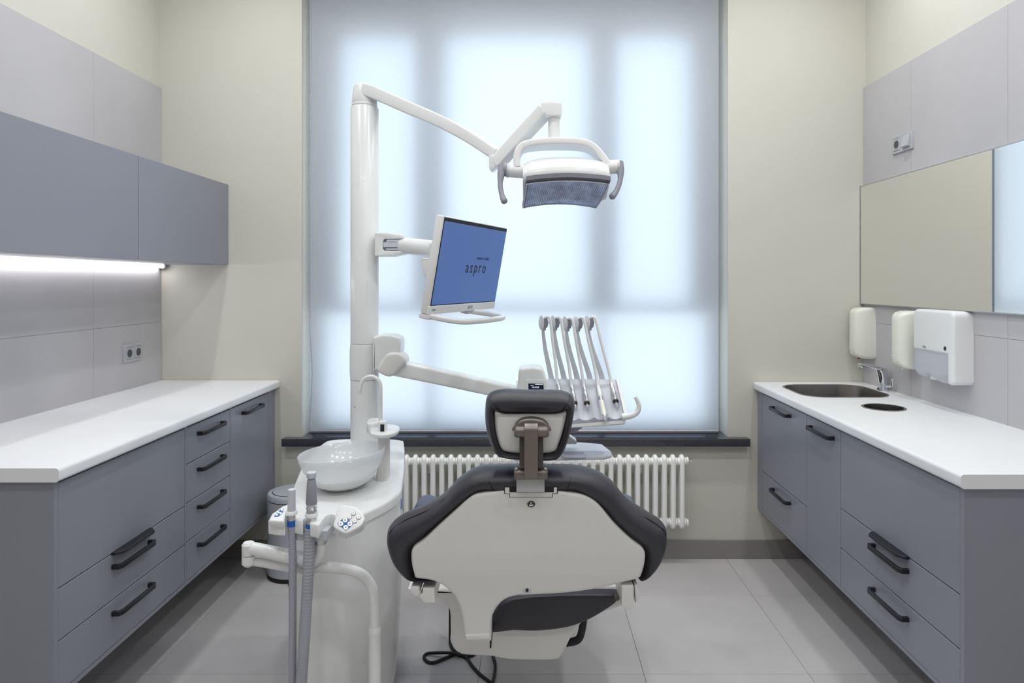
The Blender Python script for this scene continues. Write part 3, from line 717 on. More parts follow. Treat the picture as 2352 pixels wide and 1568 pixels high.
# seat, casing, hinges
SYc = 1.95
bm = bmesh.new(); pts = pxpoly([(p.x, p.y) for p in catmull([(1128,1424,0),(1175,1355,0),(1400,1345,0),(1412,1358,0),(1372,1387,0),(1330,1408,0),(1290,1419,0),(1235,1425,0),(1180,1424,0)], 4, True)], SYc); slab(bm, pts, SYc-.06, SYc+.35, FXZ, .007, .007, 3); finish('seat_cushion', bm, leather, ch)
bm = bmesh.new(); pts = pxpoly([(p.x, p.y) for p in catmull([(950,1345,0),(985,1358,0),(1030,1385,0),(1036,1440,0),(1037,1470,0),(1060,1495,0),(1125,1500,0),(1175,1508,0),(1268,1509,0),(1290,1497,0),(1312,1455,0),(1330,1430,0),(1352,1412,0),(1420,1388,0),(1452,1372,0),(1456,1345,0),(1400,1338,0),(1200,1345,0)], 4, True)], SYc)
slab(bm, pts, SYc-.02, SYc+.60, FXZ, .012, .05, 4); finish('seat_casing', bm, white2, ch, smooth=50)
for poly in ([(948,1335),(967,1335),(968,1352),(962,1358),(952,1354),(948,1346)], [(975,1338),(1001,1340),(1003,1372),(978,1372),(966,1356),(975,1352)],
             [(1424,1334),(1452,1334),(1452,1385),(1436,1390),(1424,1382)], [(1455,1334),(1462,1334),(1465,1355),(1462,1365),(1455,1374)]):
    bm = bmesh.new(); slab(bm, fillet(pxpoly(poly, CY+.02), .004), CY-.01, CY+.16, FXZ, .002, .002, 2); finish('hinge_bracket', bm, white2, ch)
a = P(1413, 1357, CY+.02); finish('pivot_bolt', lathe(bmesh.new(), [(.006, 0), (.007, -.02), (.004, -.022)], (a.x, CY+.0, a.z), 14, 'Y'), taupe_d, ch)
bm = bmesh.new(); slab(bm, fillet(pxpoly([(1127,1445),(1131,1444),(1131,1465),(1127,1466)], SYc-.1), .001), SYc-.15, SYc-.02, FXZ); finish('slot', bm, darkst, ch)
bm = bmesh.new(); slab(bm, fillet(pxpoly([(1064,1486),(1122,1483),(1123,1494),(1066,1497)], CY-.05), .002), ybk(.45)-.050, ybk(.45)-.02, FXZ, .002, 0, 2); finish('foot_lip', bm, white2, ch)
for side_, pts in (('l', [(956,1180),(960,1155),(968,1139),(985,1134),(1003,1139),(1012,1160),(1010,1195)]), ('r', [(1412,1150),(1425,1133),(1443,1138),(1453,1160),(1462,1190),(1420,1190)])):
    Ya = 2.05; bm = bmesh.new(); slab(bm, pxpoly([(p.x, p.y) for p in catmull([(x+(-14 if side_ == 'l' else 16), y+24, 0) for x, y in pts], 4, True)], Ya), Ya, Ya+.12, FXZ, .012, .03, 3); finish('armrest', bm, leather2, ch)
    cx = (P(985, 0, Ya).x if side_ == 'l' else P(1434, 0, Ya).x); s = -1 if side_ == 'l' else 1
    bm = bmesh.new(); tube(bm, catmull([(cx-s*.01, Ya+.07, .68), (cx-s*.02, Ya+.07, .62), (cx-s*.07, Ya+.08, .55), (cx-s*.14, Ya+.08, .53)], 5), .016, 12); finish('armrest_support', bm, white2, ch)
bm = bmesh.new(); tube(bm, catmull([P(1342, 1400, 2.15), P(1338, 1440, 2.15), P(1328, 1468, 2.15), P(1300, 1476, 2.15)], 5), .012, 12); bmesh.ops.scale(bm, vec=(1, 1, 1), verts=bm.verts); finish('foot_lever', bm, rubber, ch)
bm = bmesh.new(); slab(bm, fillet([(2.20, .56), (2.55, .53), (2.95, .40), (3.22, .20), (3.20, .15), (2.92, .31), (2.55, .44), (2.2, .47)], .04, 4), -.17, .17, lambda u, v, w: (w, u, v), .03, .03, 3); finish('leg_rest_cushion', bm, leather, ch, smooth=50)
bm = bmesh.new(); sweep(bm, [(0, 2.75, .03), (0, 2.68, .20), (0, 2.52, .42)], .20, .12, .03, up=(0, 1, 0)); finish('pedestal', bm, white2, ch)
bm = bmesh.new(); slab(bm, fillet([(-.24, 2.62), (.18, 2.62), (.22, 3.2), (-.26, 3.2)], .06, 5), 0, .045, FXY, .0, .012, 3); finish('base_plate', bm, white2, ch)
# cable on the floor
cb = catmull([(1036,1458,0),(1034,1475,0),(1040,1490,0),(1055,1502,0),(1072,1511,0),(1084,1528,0),(1100,1546,0),(1118,1560,0),(1130,1567,0),(1136,1548,0),(1137,1525,0),(1132,1506,0)], 5)
cb2 = catmull([(1060,1491,0),(1045,1501,0),(1020,1512,0),(1000,1520,0),(984,1520,0),(974,1510,0),(980,1501,0),(1000,1499,0),(1035,1499,0),(1060,1505,0),(1080,1506,0),(1092,1499,0)], 5)
def onfloor(p, z=.006):
    Y = (CH-z)*F/(p.y-PY); return Vector(((p.x-PX)*Y/F, Y, z))
bm = bmesh.new()
pa = [onfloor(p) for p in cb]; pa[0].z = .30; pa[1].z = .22; pa[2].z = .15; pa[3].z = .08; pa[4].z = .03
for q in range(5): pa[q] = Vector((pa[5].x+(.0-.002)*(5-q), pa[5].y+.02*(5-q), pa[q].z))
tube(bm, pa, .0058, 10); tube(bm, [onfloor(p, .006+.008*math.exp(-((i-38)/6)**2)) for i, p in enumerate(cb2)], .0058, 10)
o = finish('cable', bm, rubber, None, smooth=60); recenter(o); tag(o, 'black cable lying in loops on the floor tiles under the treatment chair', 'cable')

# ------------------------------------------------------------------ dental unit: body, column, cup filler
du = thing('dental_unit', 'white floor standing dental unit body with a tall round column, left of the chair', 'dental unit', (-.6, 2.35, 0))
def ztop(Y): return .702+.105*(Y-2.0)
top_px = [(765,1009),(735,1022),(700,1060),(676,1110),(662,1155),(664,1185),(690,1203),(740,1205),(790,1196),(840,1176),(890,1151),(919,1128),(925,1100),(929,1060),(928,1018),(918,1009),(850,1007)]
foot = []
for x, y in top_px:
    Y = (CH-.702+.21)/((y-PY)/F+.105); foot.append((X_ := (x-PX)*Y/F, Y))
foot = [(p.x, p.y) for p in catmull([(a, b, 0) for a, b in foot], 5, True)]
def rings_body(bm, spec, cap0=True, cap1=True):
    rs = []
    for d, fz in spec:
        q = inset(foot, d) if abs(d) > 1e-7 else foot
        rs.append([Vector((x, y, fz(y))) for x, y in q])
    rings(bm, rs, cap0, cap1); return bm
bm = bmesh.new(); rings_body(bm, [(.006, lambda y: ztop(y)-.032), (0, lambda y: ztop(y)-.030), (0, lambda y: ztop(y)-.008), (.002, lambda y: ztop(y)-.003), (.007, lambda y: ztop(y)), (.03, lambda y: ztop(y)+.001)])
finish('top_cover', bm, white, du, smooth=60)
bm = bmesh.new(); rings_body(bm, [(.045, lambda y: 0), (.035, lambda y: .04), (.020, lambda y: .12), (.010, lambda y: .35), (.005, lambda y: .60), (.005, lambda y: ztop(y)-.033)])
finish('body', bm, white, du, smooth=60)
bm = bmesh.new(); slab(bm, fillet([(P(905, 0, 2.28).x, 2.20), (P(931, 0, 2.5).x+.004, 2.46), (P(931, 0, 2.6).x+.004, 2.56)], .001), .30, .31, FXY); bm.free()
# column
KX, KY, KR = -.630, 2.600, .0530
zs1, zs0 = P(0, 792, KY-KR).z, P(0, 875, KY-KR).z
ztopc = P(0, 238, KY-KR).z
finish('lower_column', lathe(bmesh.new(), [(KR+.012, ztop(KY)-.004), (KR+.006, ztop(KY)+.006), (KR+.001, ztop(KY)+.016), (KR, ztop(KY)+.03), (KR, zs0-.001)], (KX, KY, 0), 48), white2 if False else white, du)
finish('column_sleeve', lathe(bmesh.new(), [(KR-.001, zs0), (KR+.0005, zs0+.001), (KR+.003, zs0+.03), (KR+.003, zs1-.03), (KR+.0005, zs1-.001), (KR-.001, zs1)], (KX, KY, 0), 48), white, du)
finish('upper_column', lathe(bmesh.new(), [(KR-.002, zs1+.001), (KR, zs1+.003), (KR, ztopc-.006), (KR-.002, ztopc-.003), (KR-.006, ztopc)], (KX, KY, 0), 48), white, du)
def on_col(px, z, r=KR):   # point on the column's camera side
    X = (px-PX)*(KY-r)/F; d = max(-1, min(1, (X-KX)/r)); return Vector((X, KY-math.sqrt(1-d*d)*r, z))
za, zb_ = P(0, 648, KY-KR).z, P(0, 708, KY-KR).z
bm = bmesh.new(); rs = []
for rad_ in (KR-.001, KR+.0012):
    ring = []
    for u, v in rrect(1.30, za-zb_, .010, 5): ring.append(Vector((KX+rad_*math.sin(u*.62), KY-rad_*math.cos(u*.62), (za+zb_)/2+v)))
    rs.append(ring)
rings(bm, rs); finish('access_plate', bm, white, du, smooth=60)
a = on_col(814, P(0, 935, KY-KR).z); finish('screw_hole', lathe(bmesh.new(), [(.002, 0), (.002, -.002)], a, 10, 'Y'), ink, du)
# cup filler pillar
q = lambda y: (CH-.702+.21)/((y-PY)/F+.105)
py_ = 2.27; px0, px1 = P(862, 0, py_).x, P(890.5, 0, py_).x
bm = bmesh.new()
rs = []
for h, w, d in ((ztop(py_)-.002, .040, .056), (.78, .036, .052), (.84, .034, .050), (.890, .036, .052)):
    rs.append([Vector((px1-w/2+u, py_+.02+v, h)) for u, v in rrect(w, d, .008, 4)])
rings(bm, rs); finish('pillar', bm, white2, du)
pz = .903
plate = [(p.x, p.y) for p in catmull([(P(853, 0, 2.22).x, 2.215, 0), (P(880, 0, 2.2).x, 2.19, 0), (P(905, 0, 2.22).x, 2.215, 0), (P(918, 0, 2.28).x, 2.275, 0), (P(912, 0, 2.33).x, 2.335, 0), (P(885, 0, 2.35).x, 2.355, 0), (P(850, 0, 2.33).x, 2.34, 0), (P(842, 0, 2.27).x+.012, 2.27, 0)], 5, True)]
bm = bmesh.new(); slab(bm, plate, .889, pz, FXY, .005, .004, 3); finish('cup_shelf', bm, white, du, smooth=50)
bm = bmesh.new(); slab(bm, [(p.x, p.y) for p in catmull([(P(838, 0, 2.32).x, 2.36, 0), (P(846, 0, 2.32).x, 2.30, 0), (P(862, 0, 2.32).x, 2.29, 0), (P(872, 0, 2.32).x, 2.33, 0), (P(862, 0, 2.32).x, 2.38, 0), (P(845, 0, 2.32).x, 2.385, 0)], 4, True)], .882, .918, FXY, .006, .005, 3); finish('rear_cap', bm, white, du, smooth=50)
vx0, vx1 = P(868.5, 0, 2.24).x, P(886, 0, 2.24).x
finish('sensor_block', B(vx0, vx1, 2.235, 2.27, .898, .935, r=.003), white, du)
finish('sensor_window', B(P(873.5, 0, 2.234).x, P(882.5, 0, 2.234).x, 2.2335, 2.236, P(0, 994, 2.234).z, P(0, 974.5, 2.234).z), ink, du, smooth=0)
ty = 2.30; tx = P(874, 0, ty).x; ex = P(829, 0, ty).x
zt1 = P(0, 888, ty).z; cxm = (tx+ex)/2; rad_ = (tx-ex)/2
pts = [Vector((tx, ty, .90)), Vector((tx, ty, zt1-.03))]+[Vector((cxm+rad_*math.cos(a), ty, zt1+rad_*1.05*math.sin(a))) for a in [PI*k/14 for k in range(0, 14)]]+[Vector((ex-.002, ty, zt1-.004)), Vector((ex-.004, ty, zt1-.012))]
bm = bmesh.new(); tube(bm, pts, .0068, 14); finish('cup_spout', bm, white, du, smooth=60)
bm = bmesh.new(); tube(bm, [Vector((ex-.004, ty, zt1-.010)), Vector((ex-.005, ty, zt1-.026))], .0078, 14); finish('spout_tip', bm, white2, du)
# vents, label and hatch lines on the body
def footx(y):
    xs_ = []
    for (xa, ya), (xb, yb) in zip(foot, foot[1:]+foot[:1]):
        if (ya-y)*(yb-y) <= 0 and abs(ya-yb) > 1e-9: xs_.append(xa+(xb-xa)*(y-ya)/(yb-ya))
    return max(xs_)
for k in range(4):
    Yv = 2.36+.020*k; finish('vent_slot', B(footx(Yv)-.012, footx(Yv)-.0042, Yv, Yv+.004, .60, .68), grey_md, du, smooth=0)
finish('rating_label', B(footx(2.25)-.012, footx(2.25)-.0040, 2.243, 2.262, .64, .672), blue, du, smooth=0)
bm = bmesh.new(); slab(bm, [(p.x, p.y) for p in catmull([(P(760, 0, 2.24).x-.03, 2.30, 0), (P(760, 0, 2.2).x, 2.16, 0), (P(800, 0, 2.2).x, 2.15, 0), (P(850, 0, 2.2).x, 2.24, 0), (P(840, 0, 2.3).x, 2.36, 0), (P(770, 0, 2.3).x, 2.38, 0)], 5, True)], 0, .0015, lambda u, v, w: (u, v, ztop(v)+.0008+w)); finish('bowl_base', bm, white, du)

# spittoon bowl
bwx, bwy, bwz = P(791, 0, 2.215).x, 2.215, ztop(2.215)+.003
bw = thing('spittoon_bowl', 'frosted glass spittoon bowl on the white dental unit', 'bowl', (bwx, bwy, bwz))
Mt = Matrix.Rotation(math.radians(-4), 3, 'Y')
pr = [(.030, .030), (.070, .034), (.100, .047), (.120, .070), (.131, .098), (.136, .118), (.1375, .120), (.1395, .118), (.135, .098), (.124, .068), (.104, .043), (.072, .028), (.03, .024)]
finish('glass', lathe(bmesh.new(), pr, (bwx, bwy, bwz-.003), 64, cap0=True, cap1=True, M=Mt), frost, bw, smooth=70)
finish('saucer', lathe(bmesh.new(), [(.030, .0), (.060, .004), (.090, .020), (.1045, .036), (.1055, .039), (.103, .040), (.085, .028), (.02, .024)], (bwx, bwy, bwz-.002), 48, M=Mt), white, bw, smooth=60)

# ------------------------------------------------------------------ operating lamp on its arm
lp = thing('operating_lamp', 'white operating lamp with a ribbed clear lens hanging from its jointed arm', 'lamp', (KX, KY, ztopc))
capz = P(0, 192, KY-.02).z
finish('swivel_ring', lathe(bmesh.new(), [(KR-.007, ztopc-.001), (KR-.004, ztopc+.004), (KR-.005, ztopc+.012), (KR-.008, ztopc+.014)], (KX, KY, 0), 48), white, lp)
finish('swivel_cap', lathe(bmesh.new(), [(KR-.006, ztopc+.013), (KR-.005, ztopc+.016), (KR-.011, capz-.012), (KR-.015, capz-.004), (KR-.024, capz)], (KX, KY, 0), 48), white, lp)
EY = 2.40
def YA(px): t = (px-838)/(1145-838); return KY+(EY-KY)*t
arm = catmull([P(x, y, YA(x)) for x, y in ((845, 211), (866, 216), (937, 247), (1018, 282), (1086, 319), (1140, 355))], 5)
bm = bmesh.new(); sweep(bm, arm, lambda t: .086-.030*t, lambda t: .050-.010*t, .006); finish('rear_arm', bm, white, lp, smooth=40)
bm = bmesh.new(); slab(bm, fillet(pxpoly([(1124,362),(1150,350),(1158,362),(1150,380),(1131,394),(1124,388)], EY), .004), EY-.032, EY+.035, FXZ, .003, .003, 2); finish('elbow', bm, white, lp)
DYl = 2.33
bm = bmesh.new(); sweep(bm, [P(1141, 376, EY-.002), P(1197, 314, 2.37), P(1253, 254, DYl)], .062, .042, .005); finish('front_arm', bm, white, lp, smooth=40)
bm = bmesh.new(); slab(bm, fillet(pxpoly([(1243,240),(1262,236.5),(1289,240),(1289,271),(1259,271),(1242,267)], DYl), .006), DYl-.030, DYl+.034, FXZ, .004, .004, 3); finish('arm_head', bm, white, lp)
a = P(1272.5, 270, DYl); b = P(1272.5, 320, DYl)
finish('drop_stem', lathe(bmesh.new(), [(.0195, b.z), (.0200, b.z+.02), (.0205, a.z)], (a.x, DYl, 0), 28), white, lp)
finish('ball_joint', lathe(bmesh.new(), [(.008, -.012), (.019, -.006), (.0205, .0), (.019, .006), (.010, .013)], (a.x, DYl, b.z), 24), white, lp)
LY = 2.27
yk = catmull([P(x, y, LY) for x, y in ((1188, 384), (1187, 362), (1193, 343), (1208, 332), (1245, 326), (1290, 324.5), (1335, 327), (1360, 336), (1375, 351), (1388, 368), (1398, 384))], 4)
yk = [p+Vector((0, .045*math.sin(PI*i/(len(yk)-1)), 0)) for i, p in enumerate(yk)]
bm = bmesh.new(); fr = []
rs = []
for i, p in enumerate(yk):
    t = (yk[min(i+1, len(yk)-1)]-yk[max(i-1, 0)]); t.y = 0; t.normalize(); nrm = Vector((-t.z, 0, t.x)); k = math.sin(PI*i/(len(yk)-1))
    dep = .045+.075*k
    rs.append([p+Vector((0, u, 0))+nrm*v for u, v in rrect(dep, .023, .005, 3)])
rings(bm, rs); finish('yoke', bm, white, lp, smooth=40)
# lamp head: cross-sections along X, lens facing down and towards the camera
def sec(x, sc=1.0, dz=0, dy=0):
    pts = [(2.205, 1.728), (2.196, 1.745), (2.200, 1.768), (2.225, 1.795), (2.265, 1.812), (2.315, 1.806), (2.350, 1.780), (2.362, 1.735), (2.352, 1.690), (2.335, 1.676)]
    cy, cz = 2.28, 1.742
    return [Vector((x, cy+(y-cy)*sc+dy, cz+(z-cz)*sc+dz)) for y, z in pts]
hx0, hx1 = P(1201, 0, 2.22).x, P(1400, 0, 2.22).x; hxc = (hx0+hx1)/2
bm = bmesh.new(); rs = []
for k in range(17):
    t = k/16; x = hx0+(hx1-hx0)*t; e = abs(2*t-1); sc = (1-.12*e**4) if e < .999 else .80; dz = -.012*e*e+.004
    rs.append(sec(x, sc, dz+.002, 0))
rings(bm, rs); finish('lamp_housing', bm, white, lp, smooth=50)
# lens tray
def lens_pt(u, v, off=0):
    """u across (0..1), v from the upper front edge (0) to the lower rear edge (1)"""
    e = abs(2*u-1); xa = hx0+.012+(hx1-hx0-.016)*u; xb = hx0-.002+(hx1-hx0-.030)*u
    A = Vector((xa, 2.198, 1.7335-.010*e*e)); Bq = Vector((xb, 2.338, 1.674-.014*e*e)); n = Vector((0, -.39, -.92))
    return A.lerp(Bq, v)+n*(off+.010*math.sin(PI*v)*(1-.3*e))
def patch(u0, u1, v0, v1, o0, o1, nu, nv):
    bm = bmesh.new(); g = {}
    for s_, o in ((0, o0), (1, o1)):
        for i in range(nu+1):
            for j in range(nv+1): g[s_, i, j] = bm.verts.new(lens_pt(u0+(u1-u0)*i/nu, v0+(v1-v0)*j/nv, o))
    for s_ in (0, 1):
        for i in range(nu):
            for j in range(nv): bm.faces.new((g[s_, i, j], g[s_, i+1, j], g[s_, i+1, j+1], g[s_, i, j+1]))
    for i in range(nu):
        for j in (0, nv): bm.faces.new((g[0, i, j], g[0, i+1, j], g[1, i+1, j], g[1, i, j]))
    for j in range(nv):
        for i in (0, nu): bm.faces.new((g[0, i, j], g[0, i, j+1], g[1, i, j+1], g[1, i, j]))
    return bm
finish('lens_frame', patch(-.005, 1.005, -.085, 1.0, -.012, .004, 20, 8), mat('lamp_frame_grey', S(92, 92, 102), .35), lp, smooth=50)
finish('reflector', patch(.02, .985, .02, .985, .002, .006, 24, 8), ref_m, lp, smooth=50)
bm = bmesh.new()
for k in range(40):
    u = .03+.94*k/39; pts = [lens_pt(u, .03+.94*j/5, .0085) for j in range(6)]; tube(bm, pts, .0009, 5)
rb = finish('lens_rib', bm, grey_pl, lp, smooth=60); rb['kind'] = 'stuff'
bm = bmesh.new(); rim = [lens_pt(.005+.99*k/20, .01, .007) for k in range(21)]+[lens_pt(.995, .01+.98*k/6, .007) for k in range(1, 7)]+[lens_pt(.995-.99*k/20, .99, .007) for k in range(1, 21)]+[lens_pt(.005, .99-.98*k/6, .007) for k in range(1, 6)]
fr = frames(rim+[rim[0]]); rs = [[p+a_*.0022*math.cos(2*PI*k/8)+b_*.0022*math.sin(2*PI*k/8) for k in range(8)] for p, a_, b_ in fr]; rings(bm, rs); finish('lens_rim', bm, grey_pl, lp, smooth=60)
for s, (hx, hy), path in ((-1, (1201, 394), [(1156, 383), (1151, 400), (1149, 425), (1153, 448), (1160, 466)]), (1, (1399, 384), [(1420, 376), (1425, 392), (1424, 415), (1416, 438), (1403, 455)])):
    a = P(hx, hy, 2.27); b = P(hx+s*(34 if s < 0 else 20), hy-(3 if s < 0 else 1), 2.27)
    bm = bmesh.new(); tube(bm, [a-Vector((s*.01, 0, 0)), b], .0235, 24); finish('pivot_hub', bm, white, lp)
    dd = (b-a).normalized(); bm = bmesh.new(); tube(bm, [b-dd*.004, b+dd*.004], .0245, 24); finish('hub_ring', bm, grey_pl, lp)
    pts = catmull([P(x, y, 2.27-.012*i) for i, (x, y) in enumerate(path)], 5)
    bm = bmesh.new(); tube(bm, pts, lambda t: (.0185-.0100*min(1, t*2.2)+.0035*max(0, t-.75)*4)*(.55 if t > .99 else 1), 16); 
    finish('side_handle', bm, grey_md, lp, smooth=60)
    bm = bmesh.new(); tube(bm, [b, P(path[0][0], path[0][1]+6, 2.27)], .0225, 20); finish('handle_root', bm, grey_md, lp, smooth=60)

# ------------------------------------------------------------------ monitor and its arm
Mm = Matrix.Translation((-.1894, 2.2491, 1.4479)) @ Matrix.Rotation(math.radians(69.6), 4, 'Z') @ Matrix.Rotation(math.radians(10.26), 4, 'X')
mo = thing('monitor', 'white monitor with a blue screen on a bracket from the column', 'monitor', None, M=Mm)
def L(bm): bm.transform(Mm); return bm
finish('housing', L(B(-.25, .25, 0, .026, -.15, .15, r=.004)), white, mo)
finish('rear_housing', L(B(-.14, .14, .026, .05, -.10, .08, r=.01)), white, mo)
finish('bezel', L(B(-.2425, .2485, -.0015, .002, -.1235, .1465, r=.0006, seg=1)), ink, mo)
sc_ = finish('screen', L(B(-.2395, .2455, -.0022, .001, -.1205, .1355)), screen, mo, smooth=0)
finish('chin', L(B(-.25, .25, -.003, .006, -.15, -.1240, r=.0015, seg=1)), white, mo)
TM = lambda x, z, y=-.0026: Mm @ basis((x, y, z), (1, 0, 0), (0, 0, 1))
text('aspro', .056, ink, TM(.035, -.002), sc_, 'lettering', .95, .0003, spacing=1.38)
text('DENTAL CLINIC', .0125, ink, TM(.078, .030), sc_, 'lettering', 1.0, .0003, spacing=1.15)
text('ASUS', .016, inkg, TM(.035, -.137, -.0034), mo, 'lettering', 1.1, .0003)
text('HDMI', .009, inkg, TM(-.222, -.137, -.0034), mo, 'lettering', 1.0, .0003)
bm = bmesh.new(); pts = catmull([(-.232, -.002, -.156), (-.215, -.045, -.158), (-.185, -.085, -.158), (-.12, -.105, -.156), (0, -.110, -.156), (.09, -.105, -.156), (.115, -.085, -.156), (.11, -.045, -.156), (.085, .0, -.156), (.06, .012, -.152)], 5)
sweep(bm, pts, .017, .017, .006); finish('grab_handle', L(bm), white, mo, smooth=50)
finish('handle_mount', L(B(-.248, -.20, -.006, .03, -.166, -.15, r=.003)), white, mo)
finish('handle_mount', L(B(.03, .10, .0, .028, -.162, -.149, r=.003)), grey_pl, mo)
AY = KY-.01
bm = bmesh.new(); slab(bm, fillet(pxpoly([(861,534.5),(890,534),(928,541),(928,548),(905,549),(884,549),(880,553),(880,572),(884,576),(928,576),(928,582),(900,588),(861,588)], AY-.06), .003), AY-.065, AY+.03, FXZ, .003, .003, 2); finish('arm_bracket', bm, white, mo)
for y0, y1, d in ((549.5, 555.5, 0), (556.5, 568, .004), (569, 574.5, 0)):
    a = P(888 if d == 0 else 881, y1, AY-.06); b = P(926 if d == 0 else 931, y0, AY-.06); finish('bracket_rib', B(a.x, b.x, AY-.062-d, AY+.01, a.z, b.z, r=.0015, seg=1), grey_pl, mo)
bm = bmesh.new(); tube(bm, catmull([P(920, 563, AY-.03), P(955, 567, 2.51), P(985, 570, 2.44), P(1012, 573, 2.37), P(1030, 574, 2.33)], 4), lambda t: .031-.001*t, 28); finish('arm_tube', bm, white, mo, smooth=60)
bm = bmesh.new(); slab(bm, fillet(pxpoly([(973,594),(1003,594),(1003,645),(990,641),(980,632),(976,615)], 2.42), .003), 2.36, 2.44, FXZ, .004, .004, 2); finish('arm_drop_block', bm, white2, mo)
finish('knuckle', lathe(bmesh.new(), [(.034, P(0, 594, 2.38).z), (.036, P(0, 590, 2.38).z), (.036, P(0, 560, 2.38).z), (.030, P(0, 555, 2.38).z)], (P(1010, 0, 2.38).x, 2.38, 0), 24), white, mo)
a = Mm @ Vector((0, .05, 0)); bm = bmesh.new(); tube(bm, [a, a.lerp(Vector((P(1010, 0, 2.38).x, 2.38, P(0, 575, 2.38).z)), 1.0)], .022, 18); finish('tilt_joint', bm, white2, mo)

# ------------------------------------------------------------------ instrument delivery unit
dv = thing('instrument_console', 'white instrument console with five hose arms behind the headrest', 'console', (KX, KY, zs0))
bm = bmesh.new(); slab(bm, fillet(pxpoly([(862,772),(880,766,),(905,767),(922,773),(925,782),(924,809),(898,812),(878,846),(862,848)], 2.56), .006), 2.515, 2.61, FXZ, .008, .008, 3); finish('shoulder', bm, white, dv, smooth=50)
bm = bmesh.new(); slab(bm, [(p.x, p.y) for p in [Vector(q_) for q_ in pxpoly([(p.x, p.y) for p in catmull([(897,809,0),(924,810,0),(936,828,0),(922,845,0),(905,860,0),(892,861,0),(876,853,0),(872,843,0),(882,825,0)], 4, True)], 2.53)]], 2.49, 2.58, FXZ, .010, .010, 3); finish('elbow', bm, white2, dv, smooth=50)
bm = bmesh.new(); sweep(bm, [P(908, 843, 2.54), P(1000, 862, 2.53), P(1100, 884, 2.52), P(1215, 909, 2.51)], .060, lambda t: .060-.008*t, .012); finish('arm', bm, white, dv, smooth=40)
TY1, TY0 = 2.50, 2.37      # rear upper edge and front lower edge of the panel
def tp_(u, v, d=0):
    """panel point: u 0..1 left to right, v 0 top .. 1 bottom; d along its outward normal"""
    a = P(1256, 870, TY1).lerp(P(1414, 871, TY1), u); b = P(1262, 962, TY0).lerp(P(1433, 955, TY0), u)
    p = a.lerp(b, v); return p+Vector((0, -.68, .73))*d
NU, NV = 60, 14
cs_u = [.115, .30, .495, .70, .895]
bm = bmesh.new(); g = {}
for i in range(NU+1):
    for j in range(NV+1):
        u, v = i/NU, j/NV; k = min(abs(u-c) for c in cs_u)/.10
        depth = -.016*max(0, 1-k*k)**.8*min(1, max(0, (v-.30)/.45))
        vv = v
        g[0, i, j] = bm.verts.new(tp_(u, vv, depth)); g[1, i, j] = bm.verts.new(tp_(u, vv, -.035))
for i in range(NU):
    for j in range(NV):
        bm.faces.new((g[0, i, j], g[0, i+1, j], g[0, i+1, j+1], g[0, i, j+1])); bm.faces.new((g[1, i, j], g[1, i, j+1], g[1, i+1, j+1], g[1, i+1, j]))
for i in range(NU):
    for j in (0, NV): bm.faces.new((g[0, i, j], g[0, i+1, j], g[1, i+1, j], g[1, i, j]))
for j in range(NV):
    for i in (0, NU): bm.faces.new((g[0, i, j], g[0, i, j+1], g[1, i, j+1], g[1, i, j]))
finish('holder_panel', bm, grey_pl, dv, smooth=50)
bm = bmesh.new(); rs = []
for u_, (pA, pB) in enumerate((((1185, 868), (1190, 972)), ((1260, 872), (1265, 975)), ((1416, 872), (1437, 962)))):
    A = P(*pA, TY1); Bq = P(*pB, TY0)
    rs.append([A+Vector((0, .03, -.012)), A+Vector((0, .0, -.045)), Bq+Vector((0, .02, -.016)), Bq+Vector((0, -.003, -.003)), Bq+Vector((0, -.004, -.014)), Bq+Vector((0, .05, -.030)), A+Vector((0, .03, -.10))])
rings(bm, rs); finish('console_body', bm, white, dv, smooth=25)
bm = bmesh.new(); sweep(bm, [P(1418, 874, TY1-.004), P(1428, 915, TY0+.06), P(1438, 958, TY0)], .012, .022, .003, up=(0, -1, .2)); finish('side_trim', bm, white, dv)
bm = bmesh.new(); pts = catmull([P(1428, 957, TY0), P(1445, 955, TY0), P(1460, 949, TY0), P(1467, 938, TY0), P(1466, 925, TY0), P(1459, 911, TY0)], 5)
sweep(bm, pts, .034, lambda t: .026-.014*t, .005, up=(0, 1, 0)) if False else tube(bm, pts, lambda t: .0125-.006*t, 14); finish('pull_handle', bm, white, dv, smooth=60)
# display pod
bm = bmesh.new(); pod = pxpoly([(p.x, p.y) for p in catmull([(1191,900,0),(1190,872,0),(1192,850,0),(1200,843,0),(1222,841,0),(1243,844,0),(1251,858,0),(1257,880,0),(1260,905,0),(1225,910,0)], 4, True)], 2.43); slab(bm, pod, 2.405, 2.50, FXZ, .010, .012, 3); finish('display_pod', bm, white, dv, smooth=50)
pf = 2.401; bm = bmesh.new(); slab(bm, fillet(pxpoly([(1206,872),(1253,872),(1257,905),(1208,905)], pf), .004), 2.4045, 2.4025, FXZ, 0, .001, 1); finish('display_bezel', bm, white, dv)
ds = finish('display', slab(bmesh.new(), pxpoly([(1213.3,880.5),(1248,880.5),(1249.5,897),(1214,897)], pf), 2.4030, 2.4014, FXZ), scr_d, dv)
c = P(1230, 889.5, 2.401); text('10:19:25', .0078, scr_t, basis((c.x, 2.4010, c.z), (1, 0, 0), (0, 0, 1)), ds, 'lettering', .95, .0002)
a = P(1229, 882.9, 2.401); b = P(1247, 881.7, 2.401); finish('status_line', B(a.x, b.x, 2.4008, 2.4015, a.z, b.z), scr_t, ds, smooth=0)
for x in (1220, 1224): c = P(x, 885, 2.401); finish('status_icon', lathe(bmesh.new(), [(.0014, 0), (.0014, -.0008)], (c.x, 2.4016, c.z), 10, 'Y'), scr_t, ds)
bm = bmesh.new(); slab(bm, fillet(pxpoly([(1290,968),(1352,966),(1400,960),(1340,978),(1318,992),(1290,995)], 2.43), .004), 2.41, 2.49, FXZ, .004, .004, 2); finish('under_bracket', bm, grey_md, dv)
